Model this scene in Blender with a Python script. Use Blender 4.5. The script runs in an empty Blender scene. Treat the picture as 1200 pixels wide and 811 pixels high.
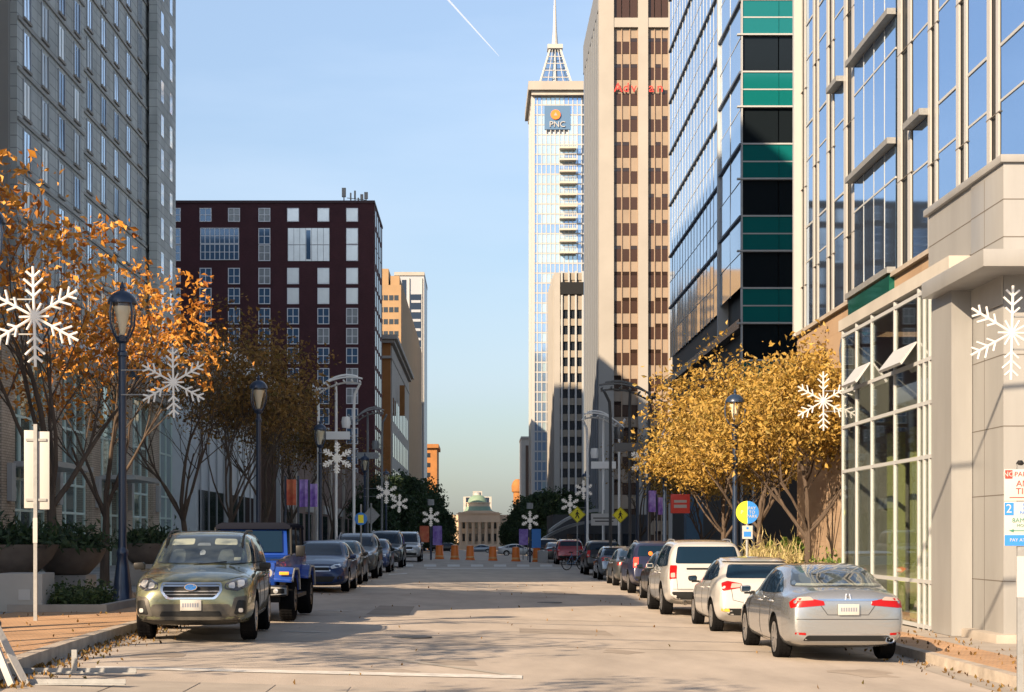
import bpy, bmesh, math, random
from mathutils import Vector, Matrix, geometry
from mathutils.bvhtree import BVHTree
R = math.radians
random.seed(7)
scene = bpy.context.scene
COL = scene.collection

# ------------------------------------------------------------ camera, sky, sun, exposure
FPX, VPU, VPV, CAMZ = 1940.0, 560.0, 628.0, 1.72      # level camera, lens shift keeps verticals vertical
cd = bpy.data.cameras.new("camera"); cam = bpy.data.objects.new("camera", cd); COL.objects.link(cam)
cam.location = (0, 0, CAMZ); cam.rotation_euler = (R(90), 0, 0)
cd.sensor_width = 36; cd.lens = FPX / 1200 * 36
cd.shift_x = (600 - VPU) / 1200; cd.shift_y = (VPV - 405.5) / 1200
cd.clip_start = 0.1; cd.clip_end = 9000
scene.camera = cam

SUN_AZ, SUN_EL = 38.0, 27.0        # degrees: sun is behind the camera, to the left
sdir = Vector((math.sin(R(SUN_AZ)) * math.cos(R(SUN_EL)), math.cos(R(SUN_AZ)) * math.cos(R(SUN_EL)), -math.sin(R(SUN_EL))))
world = bpy.data.worlds.new("World"); scene.world = world; world.use_nodes = True
wn, wl = world.node_tree.nodes, world.node_tree.links
wn.clear()
wo = wn.new('ShaderNodeOutputWorld'); bg = wn.new('ShaderNodeBackground'); sky = wn.new('ShaderNodeTexSky')
sky.sky_type = 'NISHITA'; sky.sun_disc = False; sky.sun_elevation = R(SUN_EL); sky.sun_rotation = R(180 + SUN_AZ)
sky.dust_density = 1.2; sky.air_density = 1.0; sky.ozone_density = 1.6; sky.altitude = 50
# thin high cloud, a property of the sky itself
tc = wn.new('ShaderNodeTexCoord'); mp = wn.new('ShaderNodeMapping'); mp.inputs['Scale'].default_value = (1.5, 1.5, 7)
nz = wn.new('ShaderNodeTexNoise'); nz.inputs['Scale'].default_value = 2.2; nz.inputs['Detail'].default_value = 6
rp = wn.new('ShaderNodeValToRGB'); rp.color_ramp.elements[0].position = .38; rp.color_ramp.elements[0].color = (.16, .16, .16, 1)
rp.color_ramp.elements[1].position = .75; rp.color_ramp.elements[1].color = (.42, .42, .42, 1)
mx = wn.new('ShaderNodeMix'); mx.data_type = 'RGBA'; mx.inputs[7].default_value = (5.2, 5.9, 6.9, 1)
wl.new(tc.outputs['Generated'], mp.inputs['Vector']); wl.new(mp.outputs['Vector'], nz.inputs['Vector'])
wl.new(nz.outputs['Fac'], rp.inputs['Fac']); wl.new(rp.outputs['Color'], mx.inputs[0]); wl.new(sky.outputs['Color'], mx.inputs[6])
# the air near the horizon is hazier and duller than the clear model sky
sp_ = wn.new('ShaderNodeSeparateXYZ'); wl.new(tc.outputs['Generated'], sp_.inputs[0])
hr = wn.new('ShaderNodeValToRGB'); wl.new(sp_.outputs['Z'], hr.inputs['Fac']); e = hr.color_ramp.elements
while len(e) < 5: e.new(.5)
for q, (p_, c_) in zip(e, ((0., .40), (.10, .58), (.32, .79), (.60, .52), (1., .40))): q.position = p_; q.color = (c_, c_, c_, 1)
hx = wn.new('ShaderNodeMath'); hx.operation = 'MULTIPLY'; hx.inputs[1].default_value = 1.25; wl.new(hr.outputs['Color'], hx.inputs[0])
hm = wn.new('ShaderNodeVectorMath'); hm.operation = 'SCALE'; wl.new(mx.outputs[2], hm.inputs[0]); wl.new(hx.outputs[0], hm.inputs['Scale'])
wl.new(hm.outputs[0], bg.inputs['Color']); wl.new(bg.outputs['Background'], wo.inputs['Surface'])
bg.inputs['Strength'].default_value = 0.085
sl = bpy.data.lights.new("sun", 'SUN'); sl.energy = 5.0; sl.angle = R(0.5); sl.color = (1.0, .755, .50)
so = bpy.data.objects.new("sun", sl); COL.objects.link(so); so.rotation_euler = sdir.to_track_quat('-Z', 'Y').to_euler()
so.location = (-60, -80, 80)
scene.view_settings.view_transform = 'Standard'; scene.view_settings.look = 'None'
scene.view_settings.exposure = 1.2; scene.view_settings.gamma = 1; scene.view_settings.use_curve_mapping = False

# ------------------------------------------------------------ helpers
SL = .03; KL, KR = -5.55, 6.8
def fall(y): return -max(0.0, y - 125) * .0075
def gz(x, y): return -SL * min(max(x, KL), KR) + fall(y)
def sz(x, y): return gz(x, y) + .14
def PX(u, d): return (u - VPU) * d / FPX
def PZ(v, d): return CAMZ - (v - VPV) * d / FPX
def DX(u, x): return x * FPX / (u - VPU)

def mat(name, col, rough=.6, metal=0., var=0., scale=3., bump=0., coat=0., spec=.5, bscale=None, trans=0., emit=None, col2=None, stretch=(1,1,1)):
    m = bpy.data.materials.new(name); m.use_nodes = True
    n, l = m.node_tree.nodes, m.node_tree.links; b = n['Principled BSDF']
    b.inputs['Base Color'].default_value = (*col, 1); b.inputs['Roughness'].default_value = rough
    b.inputs['Metallic'].default_value = metal; b.inputs['Coat Weight'].default_value = coat; b.inputs['Coat Roughness'].default_value = .04
    b.inputs['Specular IOR Level'].default_value = spec
    if emit: b.inputs['Emission Color'].default_value = (*emit[0], 1); b.inputs['Emission Strength'].default_value = emit[1]
    if trans: b.inputs['Alpha'].default_value = 1 - trans
    if var or bump or col2:
        t = n.new('ShaderNodeTexCoord'); g = n.new('ShaderNodeMapping'); g.inputs['Scale'].default_value = stretch
        l.new(t.outputs['Object'], g.inputs['Vector'])
        z = n.new('ShaderNodeTexNoise'); z.inputs['Scale'].default_value = scale; z.inputs['Detail'].default_value = 7; z.inputs['Roughness'].default_value = .62
        l.new(g.outputs['Vector'], z.inputs['Vector'])
        if var or col2:
            r = n.new('ShaderNodeValToRGB'); r.color_ramp.elements[0].position = .3; r.color_ramp.elements[1].position = .7
            a = tuple(max(0, c * (1 - var)) for c in col); c2 = col2 or tuple(min(1, c * (1 + var)) for c in col)
            r.color_ramp.elements[0].color = (*a, 1); r.color_ramp.elements[1].color = (*c2, 1)
            l.new(z.outputs['Fac'], r.inputs['Fac']); l.new(r.outputs['Color'], b.inputs['Base Color'])
        if bump:
            z2 = n.new('ShaderNodeTexNoise'); z2.inputs['Scale'].default_value = bscale or scale * 8; z2.inputs['Detail'].default_value = 4
            l.new(g.outputs['Vector'], z2.inputs['Vector'])
            u = n.new('ShaderNodeBump'); u.inputs['Strength'].default_value = bump; u.inputs['Distance'].default_value = .02
            l.new(z2.outputs['Fac'], u.inputs['Height']); l.new(u.outputs['Normal'], b.inputs['Normal'])
    return m

def brickmat(name, c1, c2, mort, bw, bh, msize=.012, rough=.85, plane='XZ', var=.3, off=.5):
    m = bpy.data.materials.new(name); m.use_nodes = True
    n, l = m.node_tree.nodes, m.node_tree.links; b = n['Principled BSDF']; b.inputs['Roughness'].default_value = rough
    t = n.new('ShaderNodeTexCoord'); s = n.new('ShaderNodeSeparateXYZ'); c = n.new('ShaderNodeCombineXYZ')
    l.new(t.outputs['Object'], s.inputs[0])
    if plane == 'XZ':                                    # vertical walls: use X+Y along, Z up
        a = n.new('ShaderNodeMath'); a.operation = 'ADD'; l.new(s.outputs['X'], a.inputs[0]); l.new(s.outputs['Y'], a.inputs[1])
        l.new(a.outputs[0], c.inputs['X']); l.new(s.outputs['Z'], c.inputs['Y'])
    else: l.new(s.outputs['X'], c.inputs['X']); l.new(s.outputs['Y'], c.inputs['Y'])
    k = n.new('ShaderNodeTexBrick'); k.inputs['Scale'].default_value = 1; k.inputs['Brick Width'].default_value = bw; k.inputs['Row Height'].default_value = bh
    k.inputs['Mortar Size'].default_value = msize; k.offset = off; k.inputs['Mortar Smooth'].default_value = .3
    k.inputs['Color1'].default_value = (*c1, 1); k.inputs['Color2'].default_value = (*c2, 1); k.inputs['Mortar'].default_value = (*mort, 1)
    l.new(c.outputs[0], k.inputs['Vector'])
    z = n.new('ShaderNodeTexNoise'); z.inputs['Scale'].default_value = .35; z.inputs['Detail'].default_value = 6; l.new(t.outputs['Object'], z.inputs['Vector'])
    r = n.new('ShaderNodeMapRange'); r.inputs['To Min'].default_value = 1 - var; r.inputs['To Max'].default_value = 1 + var; r.inputs['From Min'].default_value = .3; r.inputs['From Max'].default_value = .7
    l.new(z.outputs['Fac'], r.inputs['Value'])
    x = n.new('ShaderNodeVectorMath'); x.operation = 'SCALE'; l.new(k.outputs['Color'], x.inputs[0]); l.new(r.outputs[0], x.inputs['Scale'])
    l.new(x.outputs[0], b.inputs['Base Color'])
    u = n.new('ShaderNodeBump'); u.inputs['Strength'].default_value = .4; u.inputs['Distance'].default_value = .01; u.invert = True
    l.new(k.outputs['Fac'], u.inputs['Height']); l.new(u.outputs['Normal'], b.inputs['Normal'])
    return m

def leafmat(name, cols, rough=.6):
    m = bpy.data.materials.new(name); m.use_nodes = True
    n, l = m.node_tree.nodes, m.node_tree.links; b = n['Principled BSDF']; b.inputs['Roughness'].default_value = rough
    a = n.new('ShaderNodeAttribute'); a.attribute_name = 'tone'
    r = n.new('ShaderNodeValToRGB'); e = r.color_ramp.elements
    while len(e) < len(cols): e.new(.5)
    for i, c in enumerate(cols): e[i].position = i / (len(cols) - 1); e[i].color = (*c, 1)
    l.new(a.outputs['Fac'], r.inputs['Fac']); l.new(r.outputs['Color'], b.inputs['Base Color'])
    tr = n.new('ShaderNodeBsdfTranslucent'); l.new(r.outputs['Color'], tr.inputs['Color'])
    ms = n.new('ShaderNodeMixShader'); ms.inputs[0].default_value = .35
    o = n['Material Output']; l.new(b.outputs[0], ms.inputs[1]); l.new(tr.outputs[0], ms.inputs[2]); l.new(ms.outputs[0], o.inputs['Surface'])
    return m

def clearglass(name, tint=(.6, .7, .7), gl=.9, refl=.18):
    m = bpy.data.materials.new(name); m.use_nodes = True
    n, l = m.node_tree.nodes, m.node_tree.links; n.clear()
    o = n.new('ShaderNodeOutputMaterial'); t = n.new('ShaderNodeBsdfTransparent'); g = n.new('ShaderNodeBsdfGlossy'); x = n.new('ShaderNodeMixShader')
    t.inputs['Color'].default_value = (*tint, 1); g.inputs['Roughness'].default_value = .02; g.inputs['Color'].default_value = (gl, gl, gl, 1)
    lw = n.new('ShaderNodeLayerWeight'); lw.inputs['Blend'].default_value = .5
    f = n.new('ShaderNodeMath'); f.operation = 'POWER'; f.inputs[1].default_value = 4.; l.new(lw.outputs['Facing'], f.inputs[0])
    a = n.new('ShaderNodeMath'); a.operation = 'ADD'; a.use_clamp = True; a.inputs[1].default_value = refl; l.new(f.outputs[0], a.inputs[0])
    l.new(a.outputs[0], x.inputs[0]); l.new(t.outputs[0], x.inputs[1]); l.new(g.outputs[0], x.inputs[2]); l.new(x.outputs[0], o.inputs['Surface'])
    return m

def tag(o, label=None, cat=None, group=None, kind=None):
    if label: o['label'] = label
    if cat: o['category'] = cat
    if group: o['group'] = group
    if kind: o['kind'] = kind
    return o
def thing(name, label, cat, loc=(0, 0, 0), rz=0, group=None):
    o = bpy.data.objects.new(name, None); COL.objects.link(o); o.location = loc; o.rotation_euler = (0, 0, rz); o.empty_display_size = .2
    return tag(o, label, cat, group)
def copy_tree(o, parent=None):
    c = o.copy(); COL.objects.link(c)
    if parent: c.parent = parent
    for ch in [k for k in KIDS.get(o.name, [])]:
        KIDS.setdefault(c.name, []).append(copy_tree(ch, c))
    return c
KIDS = {}
def adopt(o, parent):
    if parent is not None:
        o.parent = parent; KIDS.setdefault(parent.name, []).append(o)
    return o

class MB:
    def __init__(s): s.v = []; s.f = []; s.sm = []
    def add(s, vs, fs, smooth=False):
        k = len(s.v); s.v += [tuple(p) for p in vs]
        for f in fs: s.f.append(tuple(i + k for i in f)); s.sm.append(smooth)
        return s
    def box(s, x0, x1, y0, y1, z0, z1, mtx=None):
        v = [(x0,y0,z0),(x1,y0,z0),(x1,y1,z0),(x0,y1,z0),(x0,y0,z1),(x1,y0,z1),(x1,y1,z1),(x0,y1,z1)]
        if mtx is not None: v = [mtx @ Vector(p) for p in v]
        return s.add(v, [(0,3,2,1),(4,5,6,7),(0,1,5,4),(1,2,6,5),(2,3,7,6),(3,0,4,7)])
    def tube(s, pts, rad, n=8, caps=True, flat=None):
        pts = [Vector(p) for p in pts]; rad = rad if isinstance(rad, (list, tuple)) else [rad] * len(pts)
        vs = []; up0 = None
        for i, p in enumerate(pts):
            t = (pts[min(i+1, len(pts)-1)] - pts[max(i-1, 0)])
            t = t.normalized() if t.length > 1e-9 else Vector((0,0,1))
            if up0 is None: up0 = Vector((1,0,0)) if abs(t.x) < .8 else Vector((0,1,0))
            a = (up0 - t * up0.dot(t)).normalized(); up0 = a; b = t.cross(a)
            for k in range(n):
                g = 2 * math.pi * k / n + (math.pi / n if n == 4 else 0)
                vs.append(p + (a * math.cos(g) + b * math.sin(g)) * rad[i])
        fs = [(i*n+k, i*n+(k+1)%n, (i+1)*n+(k+1)%n, (i+1)*n+k) for i in range(len(pts)-1) for k in range(n)]
        if caps: fs += [tuple(range(n))[::-1], tuple((len(pts)-1)*n+k for k in range(n))]
        return s.add(vs, fs, n > 4)
    def lathe(s, prof, n=16, c=(0,0,0), axis='z', caps=True, sx=1, sy=1):
        vs = []
        for r, h in prof:
            for k in range(n):
                g = 2*math.pi*k/n; a, b = r*math.cos(g)*sx, r*math.sin(g)*sy
                p = (a, b, h) if axis == 'z' else ((h, a, b) if axis == 'x' else (b, h, a))
                vs.append((p[0]+c[0], p[1]+c[1], p[2]+c[2]))
        m = len(prof)
        fs = [(i*n+k, i*n+(k+1)%n, (i+1)*n+(k+1)%n, (i+1)*n+k) for i in range(m-1) for k in range(n)]
        if caps: fs += [tuple(range(n))[::-1], tuple((m-1)*n+k for k in range(n))]
        return s.add(vs, fs, True)
    def prism(s, poly, y0, y1):                  # poly in (x,z), thickness along y
        n = len(poly)
        vs = [(x, y0, z) for x, z in poly] + [(x, y1, z) for x, z in poly]
        fs = [tuple(range(n)), tuple(range(2*n-1, n-1, -1))] + [(i, i+n, (i+1)%n+n, (i+1)%n) for i in range(n)]
        return s.add(vs, fs)
    def mesh(s, name, m, bevel=0):
        me = bpy.data.meshes.new(name); me.from_pydata(s.v, [], s.f)
        me.polygons.foreach_set('use_smooth', s.sm)
        if m: me.materials.append(m)
        bm = bmesh.new(); bm.from_mesh(me)
        bmesh.ops.recalc_face_normals(bm, faces=bm.faces)
        if bevel: bmesh.ops.bevel(bm, geom=list(bm.edges), offset=bevel, segments=2, affect='EDGES', profile=.6, clamp_overlap=True)
        bm.to_mesh(me); bm.free()
        try: me.set_sharp_from_angle(angle=R(40))
        except Exception: pass
        return me
    def build(s, name, m, parent=None, loc=None, bevel=0):
        o = bpy.data.objects.new(name, s.mesh(name, m, bevel)); COL.objects.link(o)
        if loc is not None: o.location = loc
        return adopt(o, parent)
def place_mesh(name, me, parent=None, loc=(0,0,0), scale=(1,1,1), rot=(0,0,0)):
    o = bpy.data.objects.new(name, me); COL.objects.link(o); o.location = loc; o.scale = scale; o.rotation_euler = rot
    return adopt(o, parent)
UNIT = {}
def unitbox(m):
    if m.name not in UNIT: UNIT[m.name] = MB().box(-.5, .5, -.5, .5, -.5, .5).mesh('pane_' + m.name, m)
    return UNIT[m.name]
def cells(parent, name, m, boxes, tilt=.0, key=None, cap=95, restname=None):
    """many like parts: the nearest `cap` as parts of their own, the rest one 'stuff' part"""
    bs = sorted(boxes, key=lambda b: (b[2] + abs(b[4]) * .3))
    off = parent.location
    for b in bs[:cap]:
        x0, x1, y0, y1, z0, z1 = b
        place_mesh(name, unitbox(random.choice(m) if isinstance(m, list) else m), parent, ((x0+x1)/2 - off.x, (y0+y1)/2 - off.y, (z0+z1)/2 - off.z), (x1-x0, y1-y0, z1-z0),
                   (random.gauss(0, tilt), random.gauss(0, tilt), random.gauss(0, tilt)))
    if bs[cap:]:
        k = MB()
        for b in bs[cap:]:
            c = Vector(((b[0]+b[1])/2, (b[2]+b[3])/2, (b[4]+b[5])/2)); mtx = Matrix.Translation(c - off) @ Matrix.Rotation(random.gauss(0, tilt), 4, 'Z') @ Matrix.Rotation(random.gauss(0, tilt), 4, 'X')
            k.box(b[0]-c.x, b[1]-c.x, b[2]-c.y, b[3]-c.y, b[4]-c.z, b[5]-c.z, mtx)
        tag(k.build(restname or name, m[0] if isinstance(m, list) else m, parent), kind='stuff')
def text(body, size, m, name, parent, loc, rot, ext=.004, ax='CENTER', sx=1.):
    c = bpy.data.curves.new('txt', 'FONT'); c.body = body; c.size = size; c.extrude = ext; c.align_x = ax; c.align_y = 'CENTER'; c.resolution_u = 3
    t = bpy.data.objects.new('txt', c); COL.objects.link(t)
    dg = bpy.context.evaluated_depsgraph_get(); me = bpy.data.meshes.new_from_object(t.evaluated_get(dg)); me.materials.clear(); me.materials.append(m)
    COL.objects.unlink(t); bpy.data.objects.remove(t)
    return place_mesh(name, me, parent, loc, (sx, 1, 1), rot)

# ------------------------------------------------------------ materials
ASPH = mat('road_surface', (.375, .33, .29), .8, var=.2, scale=.9, bump=.25, bscale=60, stretch=(1, .35, 1))
PALEC = mat('pale_concrete', (.32, .29, .26), .85, var=.15, scale=1.5, bump=.2, bscale=40)
KERB = mat('kerb_concrete', (.34, .30, .26), .85, var=.28, scale=3, bump=.3, bscale=30)
PAVER = brickmat('brick_paving', (.40, .23, .12), (.48, .30, .17), (.22, .17, .13), .2, .1, .008, plane='XY')
GREYPAVE = brickmat('grey_paving', (.25, .26, .27), (.31, .31, .31), (.14, .14, .14), .6, .6, .01, plane='XY', off=0)
DIRT = mat('earth', (.10, .08, .06), .95, var=.3, scale=2)
PAINT = mat('road_paint', (.55, .54, .52), .7, var=.25, scale=6)
WHITE = mat('white_metal', (.38, .385, .39), .4)
WHITE2 = mat('white_frame', (.37, .39, .41), .45)
PANEL = mat('pale_panel', (.275, .28, .285), .42, .15, var=.13, scale=.9, stretch=(1, 1, .18))
SEAM = mat('seam', (.12, .11, .10), .8)
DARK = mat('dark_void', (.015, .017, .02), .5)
BLACK = mat('black_rubber', (.010, .010, .011), .9, spec=0.)
BLACKP = mat('black_plastic', (.010, .011, .012), .45, spec=.3)
CHROME = mat('chrome', (.75, .76, .78), .12, 1.)
STEEL = mat('steel', (.45, .45, .46), .4, .8)
POLE = mat('blue_black_pole', (.018, .035, .075), .35, .2, coat=.4)
GALV = mat('galvanised', (.27, .28, .29), .55, .4, var=.15, scale=9)
SAND = brickmat('sandstone', (.29, .205, .14), (.33, .24, .165), (.30, .21, .14), 1.5, .75, .012, off=0, var=.12)
STONE = brickmat('rubble_stone', (.30, .215, .15), (.38, .29, .21), (.35, .25, .18), .5, .22, .015, var=.3)
REDBRICK = brickmat('dark_red_brick', (.062, .018, .024), (.078, .023, .030), (.06, .026, .032), .25, .09, .01, var=.12)
TAN = mat('tan_concrete', (.24, .215, .18), .8, var=.08, scale=.3)
CREAM = mat('cream_concrete', (.31, .30, .285), .75, var=.07, scale=.25)
ORANGE = mat('orange_brick', (.28, .12, .035), .85, var=.15, scale=.4)
GREYST = mat('grey_stone', (.36, .35, .33), .8, var=.14, scale=.5)
TOWERST = brickmat('tower_stone', (.43, .45, .44), (.50, .515, .50), (.26, .27, .27), 1.4, .72, .035, off=0, var=.18)
MIRROR = mat('blue_mirror_glass', (.34, .52, .78), .04, .92, var=.06, scale=.15)
MIRROR2 = mat('pale_mirror_glass', (.46, .60, .78), .06, .9, var=.08, scale=.12)
GREENSP = mat('green_spandrel_glass', (.006, .155, .16), .10, .25, coat=.3)
GREENGL = mat('green_window_glass', (.02, .16, .13), .05, .6)
DWIN2 = mat('dark_office_glass', (.008, .012, .016), .12, 0, spec=.25)
DWIN = mat('dark_window_glass', (.02, .025, .032), .05, 0, spec=.9)
NAVY = mat('navy_window_glass', (.01, .02, .045), .08, .1, spec=.8)
BROWNGL = mat('bronze_spandrel', (.055, .030, .022), .25, .2)
BROWNWIN = mat('bronze_window', (.035, .022, .018), .08, .2, spec=.8)
TANSP = mat('tan_blind', (.25, .20, .155), .5, var=.1, scale=.5)
PALEWIN = mat('pale_window', (.62, .70, .80), .08, .75)
BRIGHTF = mat('bright_window_frame', (.80, .82, .86), .5)
BLANK = mat('pale_sky_and_blind', (.78, .82, .82), .3, .6, var=.1, scale=.6)  # pale tone paints sky reflection on brick block panes, curtains on the hotel
CURT = mat('grey_curtain', (.26, .29, .31), .3, var=.3, scale=1.5, coat=.6)
BLUEWIN = mat('blue_window', (.08, .16, .28), .06, .35, spec=.8)
COPPER = mat('green_copper', (.16, .24, .18), .6, var=.12, scale=.6)
WOODB = mat('bark', (.075, .055, .042), .9, var=.3, scale=6, bump=.5, stretch=(1, 1, .2))
SNOW = mat('white_rope_light', (.50, .495, .485), .5, emit=((1, .95, .88), .07))  # faint added glow brightens the flakes
STGLASS = clearglass('store_glass', (.90, .93, .90), refl=.10)
CGLASS = clearglass('car_clear_glass', (.90, .94, .96), refl=.05)
YEL = mat('yellow_sheeting', (.85, .74, .02), .35)
ORA = mat('orange_plastic', (.78, .20, .03), .45)
REDS = mat('red_sheeting', (.62, .05, .04), .4)
BLUES = mat('blue_sheeting', (.03, .20, .60), .4)
WSH = mat('white_sheeting', (.42, .42, .42), .4)
BLK = mat('black_ink', (.01, .01, .01), .5)
PURP = mat('purple_cloth', (.16, .06, .42), .7, col2=(.40, .30, .65), var=.1, scale=2.5)
REDC = mat('red_cloth', (.50, .06, .04), .7, col2=(.65, .22, .10), scale=2.5)
PLANTER = mat('stone_planter', (.15, .12, .10), .7, var=.2, scale=3)
# ------------------------------------------------------------ ground, road, pavements
def sheet(name, xs, ys, zf, m, dz=0.0, kind='structure'):
    b = MB(); n = len(xs)
    vs = [(x, y, zf(x, y) + dz) for y in ys for x in xs]
    fs = [(j*n+i, j*n+i+1, (j+1)*n+i+1, (j+1)*n+i) for j in range(len(ys)-1) for i in range(n-1)]
    b.add(vs, fs); o = b.build(name, m); o['kind'] = kind; return o
YS = [-60, 0, 20, 40, 60, 90, 125, 200, 300, 450, 650, 800]
sheet('ground', [-3000, -300, -60, KL-1, 0, KR+1, 60, 300, 3000], [-400] + YS + [1500, 6000], lambda x, y: gz(x, min(y, 900)) - .06, DIRT)
def kx(y):                                    # left kerb line with its corner bulging into the street near the camera
    if y >= 30: return KL
    if y <= 12: return -4.6
    t = (30 - y) / 18; return KL + .95 * t ** 2.2
kys = [-60, 0, 8, 12, 14, 16, 18, 20, 22, 24, 26, 28, 30, 60, 90, 125, 200, 300, 450, 650]
def strip(name, xa, xb, ys, zf, m, h=0.):
    b = MB(); vs = []
    for y in ys: vs += [(xa(y), y, zf(xa(y), y) + h), (xb(y), y, zf(xb(y), y) + h)]
    b.add(vs, [(2*i, 2*i+1, 2*i+3, 2*i+2) for i in range(len(ys)-1)]); o = b.build(name, m); o['kind'] = 'structure'; return o
strip('road', lambda y: kx(y) - .02, lambda y: KR + .02, kys, gz, ASPH)
def solidstrip(name, xa, xb, ys, z0, z1, m):
    b = MB(); vs = []
    for y in ys: vs += [(xa(y), y, z0(y)), (xb(y), y, z0(y)), (xb(y), y, z1(y)), (xa(y), y, z1(y))]
    fs = []
    for i in range(len(ys)-1):
        k = 4*i; fs += [(k, k+1, k+5, k+4), (k+1, k+2, k+6, k+5), (k+2, k+3, k+7, k+6), (k+3, k, k+4, k+7)]
    b.add(vs, fs + [(0,1,2,3)]); o = b.build(name, m); o['kind'] = 'structure'; return o
lz = lambda y: gz(KL, y); rz_ = lambda y: gz(KR, y)
solidstrip('kerb', lambda y: kx(y) - .17, kx, kys, lambda y: lz(y) - .2, lambda y: lz(y) + .15, KERB)
solidstrip('kerb', lambda y: KR, lambda y: KR + .17, kys, lambda y: rz_(y) - .2, lambda y: rz_(y) + .15, KERB)
sheet('gutter', [KR - .45, KR], YS[1:-2], gz, PALEC, .004)
solidstrip('brick_pavement', lambda y: -8.6, lambda y: kx(y) - .17, kys, lambda y: lz(y) - .2, lambda y: lz(y) + .14, PAVER)
solidstrip('stone_pavement', lambda y: -30, lambda y: -8.6, kys, lambda y: lz(y) - .2, lambda y: lz(y) + .136, GREYPAVE)
solidstrip('pavement', lambda y: KR + .17, lambda y: KR + 1.1, kys, lambda y: rz_(y) - .2, lambda y: rz_(y) + .14, PAVER)
solidstrip('stone_pavement', lambda y: KR + 1.1, lambda y: 30, kys, lambda y: rz_(y) - .2, lambda y: rz_(y) + .136, PALEC)
# concrete crosswalk band at the bottom of the view, painted lines
bnd = MB()
for i in range(14):
    x0 = -4.7 + i * .83
    bnd.add([(x0, 14, gz(x0, 0)+.006), (x0+.80, 14, gz(x0+.8, 0)+.006), (x0+.80, 18.35, gz(x0+.8, 0)+.006), (x0, 18.35, gz(x0, 0)+.006)], [(0,1,2,3)])
o = bnd.build('crosswalk_paving', PALEC); o['kind'] = 'structure'
def quad(name, pts, m, dz=.008):
    b = MB().add([(x, y, gz(x, y) + dz) for x, y in pts], [(0,1,2,3)]); o = b.build(name, m); o['kind'] = 'structure'; return o
def G(u, v):                                   # ground point under a pixel, used for the flat paint on the road
    s = (v - VPV - SL * (u - VPU)) / CAMZ; return ((u - VPU) / s, FPX / s)
quad('road_marking', [G(112, 781), G(612, 792), G(612, 796), G(112, 784)], PAINT)
quad('road_marking', [G(440, 769), G(612, 792), G(605, 793), G(434, 770)], mat('worn_paint', (.33, .31, .28), .8), .006)
for u0 in (470, 497, 524.5, 552, 579, 606, 633):
    quad('road_marking', [G(u0, 664.3), G(u0+14.5, 664.3), G(u0+14, 661.6), G(u0-.2, 661.6)], PAINT)
quad('road_marking', [G(500, 666.8), G(660, 666.3), G(660, 665.4), G(500, 665.9)], PAINT)
quad('road_marking', [G(455, 674), G(478, 672.6), G(476, 671.6), G(456, 673)], PAINT)
for u, v in ((358, 741), (392, 716), (415, 702), (865, 742), (800, 722), (770, 712), (930, 765)):   # parking ticks
    a, b_ = G(u, v); quad('road_marking', [(a-.4, b_), (a+.4, b_), (a+.4, b_+.12), (a-.4, b_+.12)], PAINT)
# tar lines along old cracks and saw cuts
TAR = mat('tar_line', (.055, .05, .047), .7)
rc = random.Random(4)
for (x0, y0, x1, y1, w) in ((-4.2, 33.5, 4.9, 35.2, .02), (-3.2, 47, 5.5, 48.4, .03), (-4.9, 25.4, 6.2, 26.6, .02), (-2.2, 70, 4.0, 72, .04)):
    n = 26; L_ = math.hypot(x1-x0, y1-y0); nx_, ny_ = -(y1-y0)/L_, (x1-x0)/L_; vs = []; off_ = 0
    for i in range(n+1):
        off_ = off_*.8 + rc.gauss(0, .03); x, y = x0+(x1-x0)*i/n+nx_*off_, y0+(y1-y0)*i/n+ny_*off_; ww = w*rc.uniform(.5, 1.2)
        vs += [(x-nx_*ww, y-ny_*ww, gz(x-nx_*ww, y)+.003), (x+nx_*ww, y+ny_*ww, gz(x+nx_*ww, y)+.003)]
    o = MB().add(vs, [(2*i, 2*i+1, 2*i+3, 2*i+2) for i in range(n)]).build('road_crack', TAR); o['kind'] = 'structure'
PAT = mat('patched_asphalt', (.27, .235, .205), .85, var=.18, scale=1.5, bump=.3, bscale=50); PAT2 = mat('oil_stained_asphalt', (.30, .255, .215), .7, var=.3, scale=.8)
for (x, y, w, h, m_) in ((1.6, 30.5, 1.7, 1.5, PAT), (-1.9, 37, .9, 4.5, PAT), (2.6, 52, 1.1, 3.2, PAT), (-.4, 22.3, .8, .9, PAT)):
    o = quad('road_patch', [(x-w/2, y-h/2), (x+w/2, y-h/2+.06), (x+w/2-.05, y+h/2), (x-w/2+.03, y+h/2)], m_, .0025)
for x, y, r in ((-4.3, 27.5, .5), (-4.3, 22.2, .35), (5.4, 29.8, .45), (5.3, 22.6, .4), (-1.0, 20.4, .3), (2.2, 25.5, .28), (5.2, 35.8, .4), (-4.4, 33, .4)):
    pts_ = [(x+r*(1+.25*math.sin(a*3+x)+.15*math.cos(a*5+y))*math.cos(a), y+1.7*r*(1+.2*math.sin(a*4+y))*math.sin(a)) for a in [2*math.pi*i/18 for i in range(18)]]
    o = MB().add([(px_, py_, gz(px_, py_)+.0035) for px_, py_ in pts_], [tuple(range(18))]).build('oil_stain', PAT2); o['kind'] = 'structure'
# manholes and patches
MANH = mat('iron_cover', (.08, .075, .07), .6, .4)
for i, (x, y) in enumerate(((-1.1, 27.5), (1.9, 44))):
    tag(MB().lathe([(.0, 0), (.34, 0), (.34, .012), (.0, .012)], 20, caps=False).build('manhole_cover', MANH, None, (x, y, gz(x, y)+.002)),
        ['round iron manhole cover set in the near left lane of the road', 'round iron manhole cover set in the road farther off, right lane'][i], 'manhole cover')

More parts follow.
